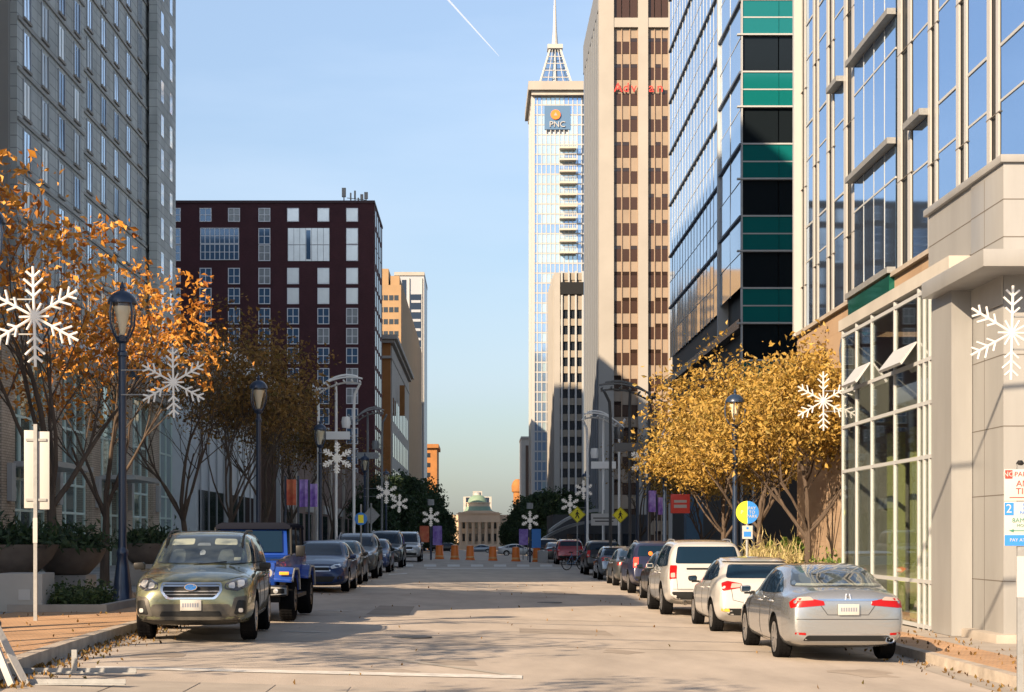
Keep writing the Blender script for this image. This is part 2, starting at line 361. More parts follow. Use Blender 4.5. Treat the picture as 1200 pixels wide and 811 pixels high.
# ------------------------------------------------------------ buildings
def bld(name, label, x, y, z=0, cat='building', group=None): return thing(name, label, cat, (x, y, z), 0, group)
def bx(name, m, p, b, bevel=0):
    o = p.location; return MB().box(b[0]-o.x, b[1]-o.x, b[2]-o.y, b[3]-o.y, b[4]-o.z, b[5]-o.z).build(name, m, p, bevel=bevel)
def boxes(name, m, p, bs, bevel=0):
    o = p.location
    if 1 < len(bs) <= 95 and name not in ('mullion', 'front_transom', 'panel_joint', 'glazing_bar', 'window_frame', 'door_frame', 'lower_mullion'):
        for b in bs: r = bx(name, m, p, b, bevel)
        return r
    k = MB()
    for b in bs: k.box(b[0]-o.x, b[1]-o.x, b[2]-o.y, b[3]-o.y, b[4]-o.z, b[5]-o.z)
    r = k.build(name, m, p, bevel=bevel)
    if len(bs) > 95: r['kind'] = 'stuff'
    return r

# --- near right pavilion: white panels and a tall window wall
pv = bld('pavilion', 'pale panelled pavilion with tall gridded window wall beside the silver sedan', 8.5, 30)
gx = 8.5; z0 = -.06
md = [DX(u, gx) for u in (988, 1004, 1022, 1049, 1077, 1083.5, 1090, 1097)]
dref = DX(1050, gx); rows = [PZ(v, dref) for v in (367, 436, 483, 542, 678, 736)]
rows[0] = 6.36; rows[-1] = z0 + .06
fr = []
for d in md: fr.append((gx-.03, gx+.05, d-.036, d+.036, z0, rows[0]+.12))
for z in rows: fr.append((gx-.028, gx+.045, md[-1], md[0], z-.036, z+.036))
boxes('window_frame', WHITE2, pv, fr)
gl = []
for i in range(len(md)-1):
    for j in range(len(rows)-1): gl.append((gx-.005, gx+.005, md[i+1]+.05, md[i]-.05, rows[j+1]+.05, rows[j]-.05))
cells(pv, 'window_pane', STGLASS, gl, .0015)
hop = MB()                                            # two hopper windows tilted out
for a, b_ in ((1, 2), (3, 4)):
    ya, yb = md[b_]+.06, md[a]-.06; zz = rows[1]
    hop.add([(gx-.05-pv.location.x, ya-30, zz+.42), (gx-.05-8.5, yb-30, zz+.42), (gx-.36-8.5, yb-30, zz+.02), (gx-.36-8.5, ya-30, zz+.02),
             (gx-.01-8.5, ya-30, zz+.42), (gx-.01-8.5, yb-30, zz+.42), (gx-.32-8.5, yb-30, zz-.02), (gx-.32-8.5, ya-30, zz-.02)],
            [(0,1,2,3),(7,6,5,4),(0,4,5,1),(1,5,6,2),(2,6,7,3),(3,7,4,0)])
hop.build('hopper_window', WHITE2, pv)
PGREEN = mat('pale_green_wall', (.40, .44, .20), .8)
boxes('interior_column', PGREEN, pv, [(9.3, 9.6, d-.42, d+.05, z0, 4.05) for d in (31.6, 33.6, 35.6, 37.6)])
bx('interior_wall', mat('interior_wall', (.30, .29, .25), .9), pv, (13.5, 13.7, 30.2, 38.5, z0, 6.3))
bx('interior_floor', PALEC, pv, (8.6, 13.5, 30, 38.5, z0-.05, z0+.02))
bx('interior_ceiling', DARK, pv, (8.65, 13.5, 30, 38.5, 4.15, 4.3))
bx('far_wall', PANEL, pv, (8.62, 13.7, 38.6, 38.8, z0, 6.36))
bx('roof', GREYST, pv, (8.45, 13.7, 29.7, 38.8, 6.5, 6.75))
wy0, wy1 = DX(1176, 8.8), DX(1138, 8.8)
bx('panel_wall', PANEL, pv, (8.8, 14, wy0, wy1, z0, 7.97), .004)
bx('corner_panel', PANEL, pv, (8.42, 8.79, wy1-.1, md[-1]+.02, z0, 6.1))
bx('upper_panel', PANEL, pv, (8.82, 14, wy1, 32.4, 6.76, 7.97))
sm_ = []
for z in (.95, 2.4, 3.55, 4.75, 6.72, 7.35):
    sm_ += [(8.797, 8.799, wy0, wy1, z, z+.018), (8.797, 14, wy0-.003, wy0-.001, z, z+.018)]
sm_ += [(9.22, 9.235, wy0-.003, wy0-.001, z0, 7.9), (8.797, 8.799, 28.75, 28.765, z0, 7.9), (8.797, 8.799, wy1-.02, wy1-.005, z0, 6.0), (10.1, 10.115, wy0-.003, wy0-.001, z0, 7.9)]
sm_ += [(8.816, 8.8195, wy1, 32.4, 7.35, 7.368)]
boxes('panel_joint', SEAM, pv, sm_)
bx('coping', PANEL, pv, (8.74, 14.1, wy0-.06, 32.5, 7.97, 8.1), .01)
bx('ledge', PANEL, pv, (8.17, 14, 26.75, wy1+.95, 6.08, 6.36), .006)
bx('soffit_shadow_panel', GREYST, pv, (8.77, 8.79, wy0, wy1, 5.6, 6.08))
bx('plinth', PALEC, pv, (8.6, 14, wy0-.25, wy1, z0-.1, z0+.14), .03)

# --- right: finned glass tower on a stone base
ft = bld('finned_tower', 'blue glass tower with white vertical fins above a sandstone base, right edge', 13, 66)
fx = 13.0; fin = [(938, 945), (953, 960), (969, 978), (989, 1003), (1052, 1070), (1088, 1100), (1121, 1135), (1157, 1173), (1202, 1222)]
TOP2 = 34
zst = 9.75
fb = []; dcs = []
for a, b_ in fin:
    d0, d1 = DX(b_, fx), DX(a, fx); w = (d1-d0)
    for q in ((d0, d0+w*.33), (d0+w*.62, d1)): fb.append((fx-.035, fx+.02, q[0]+.1*w, q[1]-.05*w, zst, TOP2))
    pass; dcs.append((d0, d1))
boxes('fin', WHITE, ft, fb)
jb = []
for d0, d1 in dcs:
    k = zst + 1.9 + random.random()
    while k < TOP2: jb.append((fx-.038, fx, d0-.004, d1+.004, k, k+.03)); k += 3.9
boxes('fin_joint', SEAM, ft, jb)
fl = [9.9 + 4.0*k for k in range(7)]
gl, mul, led = [], [], []
for i in range(len(dcs)-1):
    a, b_ = dcs[i+1][1], dcs[i][0]
    bay = i == 3
    xx = fx - (.06 if bay else 0)
    for z in fl[:-1]:
        n = 4 if bay else 1
        for k in range(n):
            gl.append((xx, xx+.03, a+(b_-a)*k/n+.03, a+(b_-a)*(k+1)/n-.03, z+.06, z+(2.6 if not bay else 2.9)))
            gl.append((xx, xx+.03, a+(b_-a)*k/n+.03, a+(b_-a)*(k+1)/n-.03, z+(2.66 if not bay else 2.96), z+3.96))
        mul.append((xx-.03, xx+.03, a, b_, z-.03, z+.05)); mul.append((xx-.02, xx+.03, a, b_, z+(2.6 if not bay else 2.9), z+(2.66 if not bay else 2.96)))
        for k in range(1, n): mul.append((xx-.012, xx+.02, a+(b_-a)*k/n-.02, a+(b_-a)*k/n+.02, z, z+4))
    for k, z in enumerate(fl):
        if bay or (i == 2 and k % 2 == 0 and k) or (i == 4 and k % 2 == 1): led.append((xx-.30, xx-.03, a-.1, b_+.1, z-.05, z+.14))
boxes('mullion', WHITE2, ft, mul); boxes('sun_ledge', GALV, ft, led)
cells(ft, 'window_pane', MIRROR, gl, .002)
bx('core', DARK, ft, (fx+.04, 40, 36, 66.5, 0, TOP2))
boxes('side_fin', WHITE, ft, [(fx-.3, fx+.35, 66.5, 66.8, zst, TOP2)])
a, b_ = dcs[4][1], dcs[3][0]
bx('lower_bay_glass', GREENGL, ft, (fx-.27, fx, a, b_, 8.3, 9.82))
bx('stone_base', SAND, ft, (fx-.1, 40, 36, 66.9, -.4, zst-.02))
bx('stone_cap', PALEC, ft, (fx-.24, 40, 36, 67.0, zst-.018, zst+.12))
boxes('shop_opening', DARK, ft, [(fx-.11, fx, y, y+2.6, 1.0, 3.4) for y in (41, 46, 50)])
bx('stone_screen_wall', STONE, ft, (11.2, 12.9, 50.5, 53.2, -.3, 5.3))

# --- right: green glass office building
gb = bld('glass_office', 'glass office building with green front panels and blue mirrored side', 14.5, 91)
X, Y0, Y1 = 14.5, 91.0, 128.0; Z1 = 46
def V(v): return PZ(v, Y0)
pitch = (V(84) - V(168.5))
winz = [(V(84)-pitch*k, V(41)-pitch*k) for k in range(-4, 6)]
sp, pn, ln = [], [], []
xr = 20.5; cols = [X+.05, X+2.05, X+4.3, X+4.32 + 1.8]
fronts = []
for i, (a, b_) in enumerate(winz):
    if a < 3: continue
    nxt = a + pitch
    for k in range(len(cols)-1): pn.append((cols[k]+.03, cols[k+1]-.03, Y0+.12, Y0+.16, a+.05, b_-.03))
    mid = (b_+nxt)/2
    for k in range(len(cols)-1):
        sp.append((cols[k]+.012, cols[k+1]-.012, Y0, Y0+.05, b_+.05, mid-.03)); sp.append((cols[k]+.012, cols[k+1]-.012, Y0, Y0+.05, mid+.03, nxt-.04))
    ln += [(X-.02, xr, Y0-.05, Y0+.15, a-.05, a+.04), (X-.02, xr, Y0-.02, Y0+.15, mid-.035, mid+.035), (X-.25, xr, Y0-.12, Y0+.15, b_-.03, b_+.06)]
cells(gb, 'spandrel_panel', GREENSP, sp, .002); cells(gb, 'front_window', DWIN2, pn, .002)
boxes('front_transom', WHITE2, gb, ln)
boxes('curtain', mat('curtain', (.10, .22, .18), .9), gb, [(X+.2, X+.9, Y0+.4, Y0+.5, a, b_) for a, b_ in winz[2:6]])
bx('core', DARK, gb, (X+.5, 34, Y0+.6, Y1-.3, 0, Z1))
bx('front_post', WHITE2, gb, (X-.02, X+.05, Y0-.06, Y0+.3, 0, Z1))
bx('side_wall', GREYST, gb, (xr, 34, Y0+.1, Y0+.6, 0, Z1))
# side facade: near projecting block 91-99.4 and long face beyond
zb_ = 13.7
yb = 99.4; gl, mul, led = [], [], []
fl = [a for a, _ in winz if a > zb_-2]
fl = sorted(fl); fl = [fl[0]-pitch] + fl
for z in fl:
    if z < zb_-1: continue
    zt = z + pitch
    for (ya, yc, n, xo) in ((Y0+.06, yb-.3, 2, 0.0), (yb+.1, Y1, 18, .35)):
        st = (yc-ya)/n
        for k in range(n):
            gl.append((X+xo, X+xo+.03, ya+st*k+.035, ya+st*(k+1)-.035, max(z, zb_)+.1, z+pitch*.5-.02))
            gl.append((X+xo, X+xo+.03, ya+st*k+.035, ya+st*(k+1)-.035, z+pitch*.5+.03, zt-.08))
            mul.append((X+xo-.02, X+xo+.02, ya+st*k-.03, ya+st*k+.03, max(z, zb_), zt))
        mul.append((X+xo-.015, X+xo+.03, ya, yc, z+pitch*.5-.02, z+pitch*.5+.03))
        led.append((X+xo-.12, X+xo+.02, ya, yc, zt-.08, zt+.05))
boxes('side_mullion', WHITE2, gb, mul); boxes('side_ledge', mat('slate_metal', (.10, .12, .16), .5, .3), gb, led)
cells(gb, 'side_window', MIRROR2, [g for g in gl if g[5] > g[4]+.1], .0035)
boxes('corner_column', WHITE2, gb, [(X-.12, X+.5, yb-.3, yb+.1, zb_, Z1)])
bx('soffit', BROWNGL, gb, (X-.1, 20, Y0+.3, Y1, zb_-.5, zb_))
gl = []; mul = []
for k in range(16):
    y = Y0+.4 + k*2.27
    for z in (.3, 4.6, 9): gl.append((X+.7, X+.74, y+.05, y+2.2, z, z+4.1))
    mul.append((X+.62, X+.76, y-.05, y+.05, 0, zb_-.5))
cells(gb, 'lower_window', BLUEWIN, gl, .003); boxes('lower_mullion', WHITE2, gb, mul)
bx('base_column', mat('blue_column', (.08, .17, .28), .4, .3), gb, (12.2, 13.2, 97, 98, -.5, 6))

# --- right: brown and cream bank tower
bt = bld('banded_tower', 'cream tower with bronze window bands, tallest of the near right towers', 14.5, 200)
X, Y0, Y1 = 14.6, 200., 229.; ZT = 69.5
u2x = lambda u, d=200.: PX(u, d)
pier = [(X, u2x(719)), (u2x(747.5), u2x(759)), (u2x(783), u2x(794))]
pier.append((u2x(822), u2x(833)))
boxes('pier', CREAM, bt, [(a, b_, Y0-.5, Y0+1, -3, ZT) for a, b_ in pier])
bx('crown_band', CREAM, bt, (X+.02, u2x(833)-.02, Y0-.45, Y0+1, ZT-.2, ZT+3))
bx('top_belt', CREAM, bt, (X+.02, u2x(833)-.02, Y0-.42, Y0+1, PZ(33, 200), PZ(22, 200)))
bx('core', CREAM, bt, (X+.35, u2x(833), Y0+.9, Y1, -3, ZT))
bands, wins, mull, top = [], [], [], []
for (a, b_) in ((pier[0][1], pier[1][0]), (pier[1][1], pier[2][0]), (pier[2][1], pier[3][0])):
    n = 3; st = (b_-a)/n
    for k in range(n+1): mull.append((a+st*k-.06, a+st*k+.06, Y0-.12, Y0+.05, -1, PZ(33, 200)))
    for k in range(n):
        v = 33.
        x0, x1 = a+st*k+.05, a+st*(k+1)-.05
        while v < 640:
            wins.append((x0, x1, Y0, Y0+.04, PZ(v+30.4, 200)+.05, PZ(v+16, 200)))
            q = 4 if random.random() < .6 else 0
            bands.append((x0, x1, Y0+.02, Y0+.06, PZ(v+16-q, 200)+.03, PZ(v, 200)))
            if q: top.append((x0, x1, Y0+.03, Y0+.07, PZ(v+16, 200)+.02, PZ(v+16-q, 200)))
            v += 30.4
        wins.append((x0, x1, Y0, Y0+.04, PZ(21, 200), PZ(-14, 200)))
cells(bt, 'bronze_panel', BROWNGL, wins, .002); cells(bt, 'window', TANSP, bands, .002); tag(boxes('dark_sash', BROWNWIN, bt, top), kind='stuff'); boxes('mullion', mat('bronze_mullion', (.30, .22, .16), .5, .3), bt, mull)
SIDEG = mat('shaded_side_stone', (.17, .19, .22), .8)  # shade of the side face is put into this cooler, darker grey
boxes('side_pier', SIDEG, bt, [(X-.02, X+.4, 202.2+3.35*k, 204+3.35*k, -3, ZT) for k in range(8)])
bx('side_glass', DWIN, bt, (X+.04, X+.3, 201, Y1, -3, ZT-4))
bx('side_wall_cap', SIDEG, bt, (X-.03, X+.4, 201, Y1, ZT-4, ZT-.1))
for i, (u, ch) in enumerate(((724, 'A'), (733.5, 'd'), (742.5, 'v'), (763, 'a'), (773, 'n'))):
    text(ch, 1.6, REDS, 'sign_letter', bt, (u2x(u)-14.5, -.35, PZ(104, 200)), (R(90), 0, 0), .05)

# --- right: dark banded tower with pale verticals
dt = bld('striped_tower', 'mid height dark window tower with pale vertical ribs below the spired skyscraper', 14.5, 312)
d = 312.; x0 = PX(650, d); x1 = x0 + 14; zt = PZ(320, d)
bx('core', NAVY, dt, (x0+.3, x1, d+.4, 339, -4, zt-1))
ribs = [PX(650+k*8.2, d) for k in range(9)]
boxes('rib', WHITE, dt, [(x-.16, x+.16, d-.4, d+.5, -4, PZ(346, d)) for x in ribs[1:]] + [(x-.16, x+.16, d-.4, d+.5, PZ(331, d), PZ(318, d)) for x in ribs[1:]])
boxes('corner_pier', CREAM, dt, [(x0-.1, x0+1.0, d-.2, d+.6, -4, zt)])
bd = [(x0+1, x1, d-.05, d+.4, PZ(v+8, d), PZ(v, d)) for v in [355+18.6*k for k in range(15)]]
boxes('floor_band', TAN, dt, bd)
boxes('crown', TAN, dt, [(x0, x1, d, d+1, PZ(328, d), zt), (x0, x1, d, d+1, PZ(356, d), PZ(346, d)), (x0, x1, d+.2, d+1, PZ(347, d), PZ(328, d))])
bx('dark_sign_box', BLACKP, dt, (PX(657, d), x1, d-.5, d, PZ(345, d), PZ(331, d)))
boxes('side_rib', CREAM, dt, [(x0-.3, x0+.3, y, y+1.6, -4, zt) for y in (314, 318.5, 323, 327.5, 332, 336.5)])
wn_ = []
for v in [363+18.6*k for k in range(14)]:
    for k in range(4): wn_.append((ribs[k]+.35, ribs[k+1]-.35, d+.28, d+.36, PZ(v+10.4, d), PZ(v, d)))
cells(dt, 'window', DWIN, wn_, .003)

# --- right far: spired skyscraper
pn_ = bld('spired_skyscraper', 'tallest pale blue glass skyscraper with pyramid crown and white spire', 14.5, 426)
d = 426.; x0 = PX(623.5, d); x1 = PX(686, d); zt = PZ(108, d)
bx('core', mat('pale_core', (.45, .52, .60), .5), pn_, (x0+.6, x1-.3, d+.5, d+28, -5, zt))
PGL = mat('sky_blue_glass', (.36, .54, .80), .06, .7, var=.15, scale=.06)
PGL2 = mat('pale_aqua_glass', (.50, .66, .74), .08, .6, var=.12, scale=.08)
g1, g2, ml = [], [], []
u = 628.
us = [624.5+5.2*k for k in range(12)]
vs_ = [112+11.6*k for k in range(44)]
for i in range(len(us)-1):
    for j in range(len(vs_)-1):
        if 637 < us[i]+2 < 668 and 121 < vs_[j] < 150: continue
        q = (PX(us[i], d)+.12, PX(us[i+1], d)-.12, d, d+.1, PZ(vs_[j+1], d)+.35, PZ(vs_[j], d)-.05)
        (g1 if (j % 6 < 2 or i in (0, 10) or vs_[j] > 300) and not (2 <= i <= 6 and j % 3 == 0) else g2).append(q)
cells(pn_, 'window', PGL, g1, .004, cap=90); cells(pn_, 'pale_window', PGL2, g2, .004, cap=90)
boxes('mullion', WHITE, pn_, [(PX(u, d)-.12, PX(u, d)+.12, d-.15, d+.45, -5, zt) for u in us])
boxes('floor_line', WHITE, pn_, [(x0+.4, x1, d-.10, d+.45, PZ(v, d)-.05, PZ(v, d)+.3) for v in vs_])
bx('corner_strip', WHITE, pn_, (x0-.2, x0+.7, d-.3, d+3, -5, zt+1))
boxes('side_rib', WHITE, pn_, [(x0-.1, x0+.4, y, y+1.2, -5, zt) for y in (430, 435, 440, 445, 450)])
bx('cornice', CREAM, pn_, (x0-1.0, x1+1, d-2.5, d+30, PZ(108, d), PZ(98, d)))
bx('cornice_soffit', GREYST, pn_, (x0-.2, x1+.5, d-1.6, d+29, PZ(113, d), PZ(108, d)))
cx, cy = PX(653, d), d+13
zb2, zt2 = PZ(98, d), PZ(47, d+4)
def pyr(h, a): t = h; return a*(1-t)
k = MB(); bs = 4.9; tp = 1.35
def pc(sx_, sy_, t): r = bs*(1-t)+tp*t; return (cx+sx_*r-14.5, cy+sy_*r-426, zb2+(zt2-zb2)*t)
for sx_ in (-1, 1):
    for sy_ in (-1, 1): k.tube([pc(sx_, sy_, 0), pc(sx_, sy_, 1)], .32, 4)
for t in (.0, .17, .34, .5, .66, .82, 1):
    c = [pc(-1,-1,t), pc(1,-1,t), pc(1,1,t), pc(-1,1,t), pc(-1,-1,t)]
    for q in range(4): k.tube([c[q], c[q+1]], .14, 4)
for s in (-.5, 0, .5):
    a1 = Vector(pc(-1,-1,0)).lerp(Vector(pc(1,-1,0)), .5+s/2); a2 = Vector(pc(-1,-1,1)).lerp(Vector(pc(1,-1,1)), .5+s/2); k.tube([a1, a2], .12, 4)
    a1 = Vector(pc(-1,1,0)).lerp(Vector(pc(-1,-1,0)), .5+s/2); a2 = Vector(pc(-1,1,1)).lerp(Vector(pc(-1,-1,1)), .5+s/2); k.tube([a1, a2], .12, 4)
k.build('pyramid_frame', WHITE, pn_)
kk = MB(); ins = .93
P4 = [tuple((Vector(pc(sx_, sy_, t)) - Vector((cx-14.5, cy-426, 0))) * 1) for t in (0, 1) for sx_, sy_ in ((-1,-1),(1,-1),(1,1),(-1,1))]
kk.add([((x)*ins+cx-14.5, (y)*ins+cy-426, z) for x, y, z in P4], [(0,1,5,4),(1,2,6,5),(2,3,7,6),(3,0,4,7)])
kk.build('pyramid_glass', clearglass('crown_glass', (.75, .85, .95), refl=.15), pn_)
MB().lathe([(.8, zb2), (.8, zb2+2.5), (.4, zt2)], 8, (cx-14.5, cy-426, 0)).build('pyramid_core', WHITE, pn_)
MB().box(cx-14.5-2, cx-14.5+2, cy-426-2, cy-426+2, zt2, zt2+1.1).build('spire_collar', WHITE, pn_)
MB().lathe([(.9, zt2+1), (.55, zt2+5), (.25, zt2+13), (.06, zt2+24)], 8, (cx-14.5, cy-426, 0)).build('spire', WHITE, pn_)
LOGO = mat('logo_panel', (.10, .19, .33), .3, .2)
bx('logo_panel', LOGO, pn_, (PX(638, d), PX(668, d), d-.3, d+.4, PZ(152, d), PZ(124, d)))
lg = MB().lathe([(0, 0), (1.25, 0), (1.25, .3), (0, .3)], 18, (PX(651, d)-14.5, -.7, PZ(135, d)), 'y', caps=False); lg.build('logo_disc', ORA, pn_)
MB().add([(PX(651, d)-14.5+.6*math.cos(a), -.75, PZ(135, d)+.6*math.sin(a)) for a in (R(90), R(210), R(330))], [(0,1,2)]).build('logo_triangle', CREAM, pn_)
text('PNC', 2.1, WHITE, 'sign_letters', pn_, (PX(653, d)-14.5, -.5, PZ(146.5, d)), (R(90), 0, 0), .1)
BAL = mat('balcony_slab', (.42, .40, .36), .7)
for i in range(10):
    v = 174+13.6*i
    q = bx('balcony', BAL, pn_, (PX(655.5, d), PX(675, d), d-2.2, d-.2, PZ(v+2, d), PZ(v, d)))
    ra = MB(); 
    for s in range(9): x = PX(655.5, d)-14.5+4.28*s/8; ra.box(x-.05, x+.05, -2.2, -2.1, PZ(v, d), PZ(v, d)+1.2)
    ra.box(PX(655.5, d)-14.5, PX(675, d)-14.5, -2.22, -2.08, PZ(v, d)+1.1, PZ(v, d)+1.25)
    ra.build('railing', WHITE, q)

# --- far right small buildings
fb_ = bld('cream_tower', 'small cream tower with dark window strip at far right of the street', 9, 560)
bx('wall', CREAM, fb_, (PX(611, 560), PX(640, 560), 560, 585, -5, PZ(514, 560)))
boxes('window_strip', BROWNGL, fb_, [(PX(616, 560), PX(619.5, 560), 559.8, 560, -5, PZ(522, 560)), (PX(622, 560), PX(624, 560), 559.8, 560, -5, PZ(522, 560))])
bx('parapet', CREAM, fb_, (PX(610.5, 560), PX(640, 560), 559.5, 585.5, PZ(514, 560), PZ(511.5, 560)))
ot = bld('orange_turret', 'little round topped orange brick turret between far trees and cream tower', 13, 620)
MB().lathe([(1.7, -5), (1.7, 18), (2.3, 18.3), (2.4, 20.5), (1.9, 22), (.9, 23)], 16, (PX(607, 620)-13, 2, 0)).build('wall', ORANGE, ot)
MB().lathe([(1.75, 12), (1.75, 13.6)], 16, (PX(607, 620)-13, 2, 0)).build('window', DWIN, ot)
es = bld('entrance_canopy', 'dark arched entrance canopy with pale curved ribs beyond the walking sign', 11.5, 150, cat='canopy')
for k, (ua, va, ub, vb) in enumerate(((642, 625, 700, 600), (636, 634, 700, 613))):
    m_ = MB(); d = 150; pts = []
    for i in range(13):
        t = i/12; pts.append((PX(ua+(ub-ua)*t, d)-11.5, k*2-1, PZ(va+(vb-va)*(1-(1-t)**1.9), d)))
    n = len(pts)
    vs_ = [(x, y+o_, z+h) for x, y, z in pts for o_, h in ((-1, 0), (1, 0), (1, .28), (-1, .28))]
    fs = [(4*i+a, 4*i+(a+1)%4, 4*i+4+(a+1)%4, 4*i+4+a) for i in range(n-1) for a in range(4)]
    m_.add(vs_, fs + [(0,1,2,3), tuple(4*(n-1)+a for a in range(4))]); m_.build('curved_rib', GALV, es)
bx('wall', mat('dark_cladding', (.03, .032, .038), .5), es, (PX(648, 154), 16, 154, 168, -2, PZ(603, 154)))
for i in range(5): bx('door', DWIN, es, (8.3+i*1.3, 9.4+i*1.3, 153.9, 154, -.6, 1.9))

# --- left: dark red brick slab
bb = bld('brick_block', 'dark red brick block with white framed windows on the left of the street', -14.5, 230.6)
d = 230.6; px = d/FPX; xl = PX(150, d); xr_ = PX(438.5, d); zt = PZ(238, d)
bx('wall', REDBRICK, bb, (xl, xr_, d, 250, -4, zt))
bx('parapet', mat('parapet_cap', (.05, .02, .025), .6), bb, (xl-.1, xr_+.1, d-.15, 250.1, zt, zt+.35))
def winmesh(w, h, nx, ny, name):
    k = MB(); t = .1
    k.box(-w/2, w/2, -.12, .04, -h/2, -h/2+t); k.box(-w/2, w/2, -.12, .04, h/2-t, h/2); k.box(-w/2, -w/2+t, -.118, .04, -h/2+t, h/2-t); k.box(w/2-t, w/2, -.118, .04, -h/2+t, h/2-t)
    for i in range(1, nx): x = -w/2+w*i/nx; k.box(x-.05, x+.05, -.11, .02, -h/2+t, h/2-t)
    for j in range(1, ny): z = -h/2+h*j/ny; k.box(-w/2+t, w/2-t, -.108, .018, z-.045, z+.045)
    return k.mesh(name, BRIGHTF)
wm = winmesh(1.65, 2.25, 2, 2, 'frame2'); wmb = winmesh(1.65, 1.9, 2, 2, 'frame1'); wide = winmesh(5.4, 2.6, 8, 2, 'framew')
cu = [204.8, 241, 274.3, 309.9, 343.5, 379, 412.7]
rv = [252, 277, 296.5, 323.6, 347, 370.6, 394, 417, 441, 464, 488, 511, 535, 558, 582, 606]
for i, u in enumerate(cu):
    for j, v in enumerate(rv):
        if j in (1, 2) and i in (1, 2, 4, 5): continue
        blank = (i >= 4 and j <= 4)
        w_ = place_mesh('window', wmb if j == 0 else wm, bb, (PX(u, d)+14.5, -.02, PZ(v, d)))
        h = 1.7 if j == 0 else 2.05
        place_mesh('pane', unitbox(BLANK if blank else random.choice((BLUEWIN, BLUEWIN, CURT))), w_, (0, -.115 if blank else -.02, 0), (1.5, .02, h), (random.gauss(0, .006), 0, random.gauss(0, .006)))
for v in (276.5, 295.5):
    w_ = place_mesh('wide_window', wide, bb, (PX(257.5, d)+14.5, -.02, PZ(v, d)), (1, 1, .85)); place_mesh('pane', unitbox(BLUEWIN), w_, (0, -.02, 0), (5.3, .02, 2.4))
w_ = MB().box(PX(337.5, d)+14.5, PX(386, d)+14.5, -.1, .05, PZ(306, d), PZ(267.5, d)).build('pale_wide_window', BLANK, bb)
boxes('glazing_bar', WHITE2, bb, [(PX(337.5, d)+i*.825-.03, PX(337.5, d)+i*.825+.03, d-.13, d-.1, PZ(306, d), PZ(267.5, d)) for i in range(8)] + [(PX(337.5, d), PX(386, d), d-.128, d-.1, PZ(287, d)-.05, PZ(287, d)+.05)])
MB().box(PX(359, d)+14.5, PX(364, d)+14.5, -.16, -.13, PZ(304, d), PZ(270, d)).build('blue_sash', BLUEWIN, bb)
boxes('side_window', DWIN, bb, [(xr_, xr_+.03, 233+4*i, 234.6+4*i, PZ(v+9, d), PZ(v-9, d)) for i in range(4) for v in rv[:14:1]])
an = bld('rooftop_aerials', 'cluster of mobile phone aerials on the roof corner of the brick block', PX(415, 233), 233, zt+.3, 'aerial')
k = MB()
for i, (u, h, r) in enumerate(((403, 2.3, .28), (411, 1.6, .1), (416, 1.9, .12), (424, 1.4, .2), (429, 1.7, .25), (420, .9, .1))):
    x = PX(u, 233)-an.location.x; k.tube([(x, 0, -.3), (x, 0, h)], .09, 5); k.box(x-r, x+r, -.2, .2, h*.45, h)
k.tube([(-1, 0, .9), (1.6, 0, .6)], .06, 4); k.build('aerial_panel', GREYST, an)

# --- left beyond: orange shop block, sandy tower, far orange block
ob = bld('orange_block', 'narrow orange stone block with a deep cornice just past the brick block', -14.5, 274)
d = 274.; xr_ = PX(457.5, d); zt = PZ(392, d)
bx('wall', ORANGE, ob, (-26, xr_, d, 343, -5, zt))
boxes('cornice', CREAM, ob, [(-26, xr_+1.2, d-1.2, 344, PZ(398, d), PZ(393, d)), (-26, xr_+.7, d-.7, 343.5, PZ(402, d), PZ(398.2, d)), (-26, xr_+.3, d-.3, 343.2, PZ(420, d), PZ(417, d))])
boxes('side_wall', GREYST, ob, [(xr_, xr_+.2, d+1, 343, -5, PZ(404, d))])
boxes('window', DWIN, ob, [(xr_+.18, xr_+.24, 278+i*6, 281+i*6, 3+6*j, 7+6*j) for i in range(10) for j in range(4)])
MB().box(0.6, 1.5, 20, 20.5, PZ(490, 300), PZ(455, 300)).build('banner_sign', ORANGE, ob)
st_ = bld('sandy_tower', 'stepped sandstone tower with grey ribbed side behind the orange block', -16.5, 350)
d = 350.; xr_ = PX(470, d)
bx('wall', mat('sandy_brick', (.29, .195, .11), .8, var=.1, scale=.3), st_, (-34, xr_, d, 480, -5, PZ(334, d)))
boxes('upper_step', bpy.data.materials['sandy_brick'], st_, [(-34, PX(455, d), d+1, 470, PZ(334, d), PZ(314, d)), (PX(457, d), xr_-.4, d+1.5, 470, PZ(334, d), PZ(322, d))])
wl_ = []
for k in range(11):
    for u in (446, 452, 458.5, 464.5): wl_.append((PX(u, d)-.45, PX(u, d)+.45, d-.04, d+.02, PZ(346+14*k+6, d), PZ(346+14*k, d)))
cells(st_, 'window', DWIN, wl_, .003)
rt = bld('ribbed_tower', 'blue grey tower with dark window strips rising behind the sandy tower', -20, 500)
d = 500.; BG = mat('bluegrey_cladding', (.34, .37, .42), .4, .2)
bx('wall', BG, rt, (PX(462, d), PX(497, d), d, d+30, -5, PZ(320, d)))
bx('parapet', CREAM, rt, (PX(462, d), PX(497.4, d), d-.4, d+30, PZ(323, d), PZ(319, d)))
bx('window_strip', NAVY, rt, (PX(481, d), PX(494, d), d-.15, d, -5, PZ(345, d)))
bx('window_strip', NAVY, rt, (PX(471, d), PX(476, d), d-.15, d, -5, PZ(328, d)))
boxes('white_rib', WHITE, rt, [(PX(u, d), PX(u+.9, d), d-.5, d, -5, PZ(326, d)) for u in (479, 494, 496.2)])
boxes('floor_band', BG, rt, [(PX(482, d), PX(493, d), d-.3, d-.15, PZ(352+11*k+3, d), PZ(352+11*k, d)) for k in range(17)])
fo = bld('far_orange_block', 'small sunlit orange block with paired windows above the dark left trees', -14.5, 598)
d = 598.
bx('wall', ORANGE, fo, (PX(470, d), PX(512, d), d, d+30, -6, PZ(525, d)))
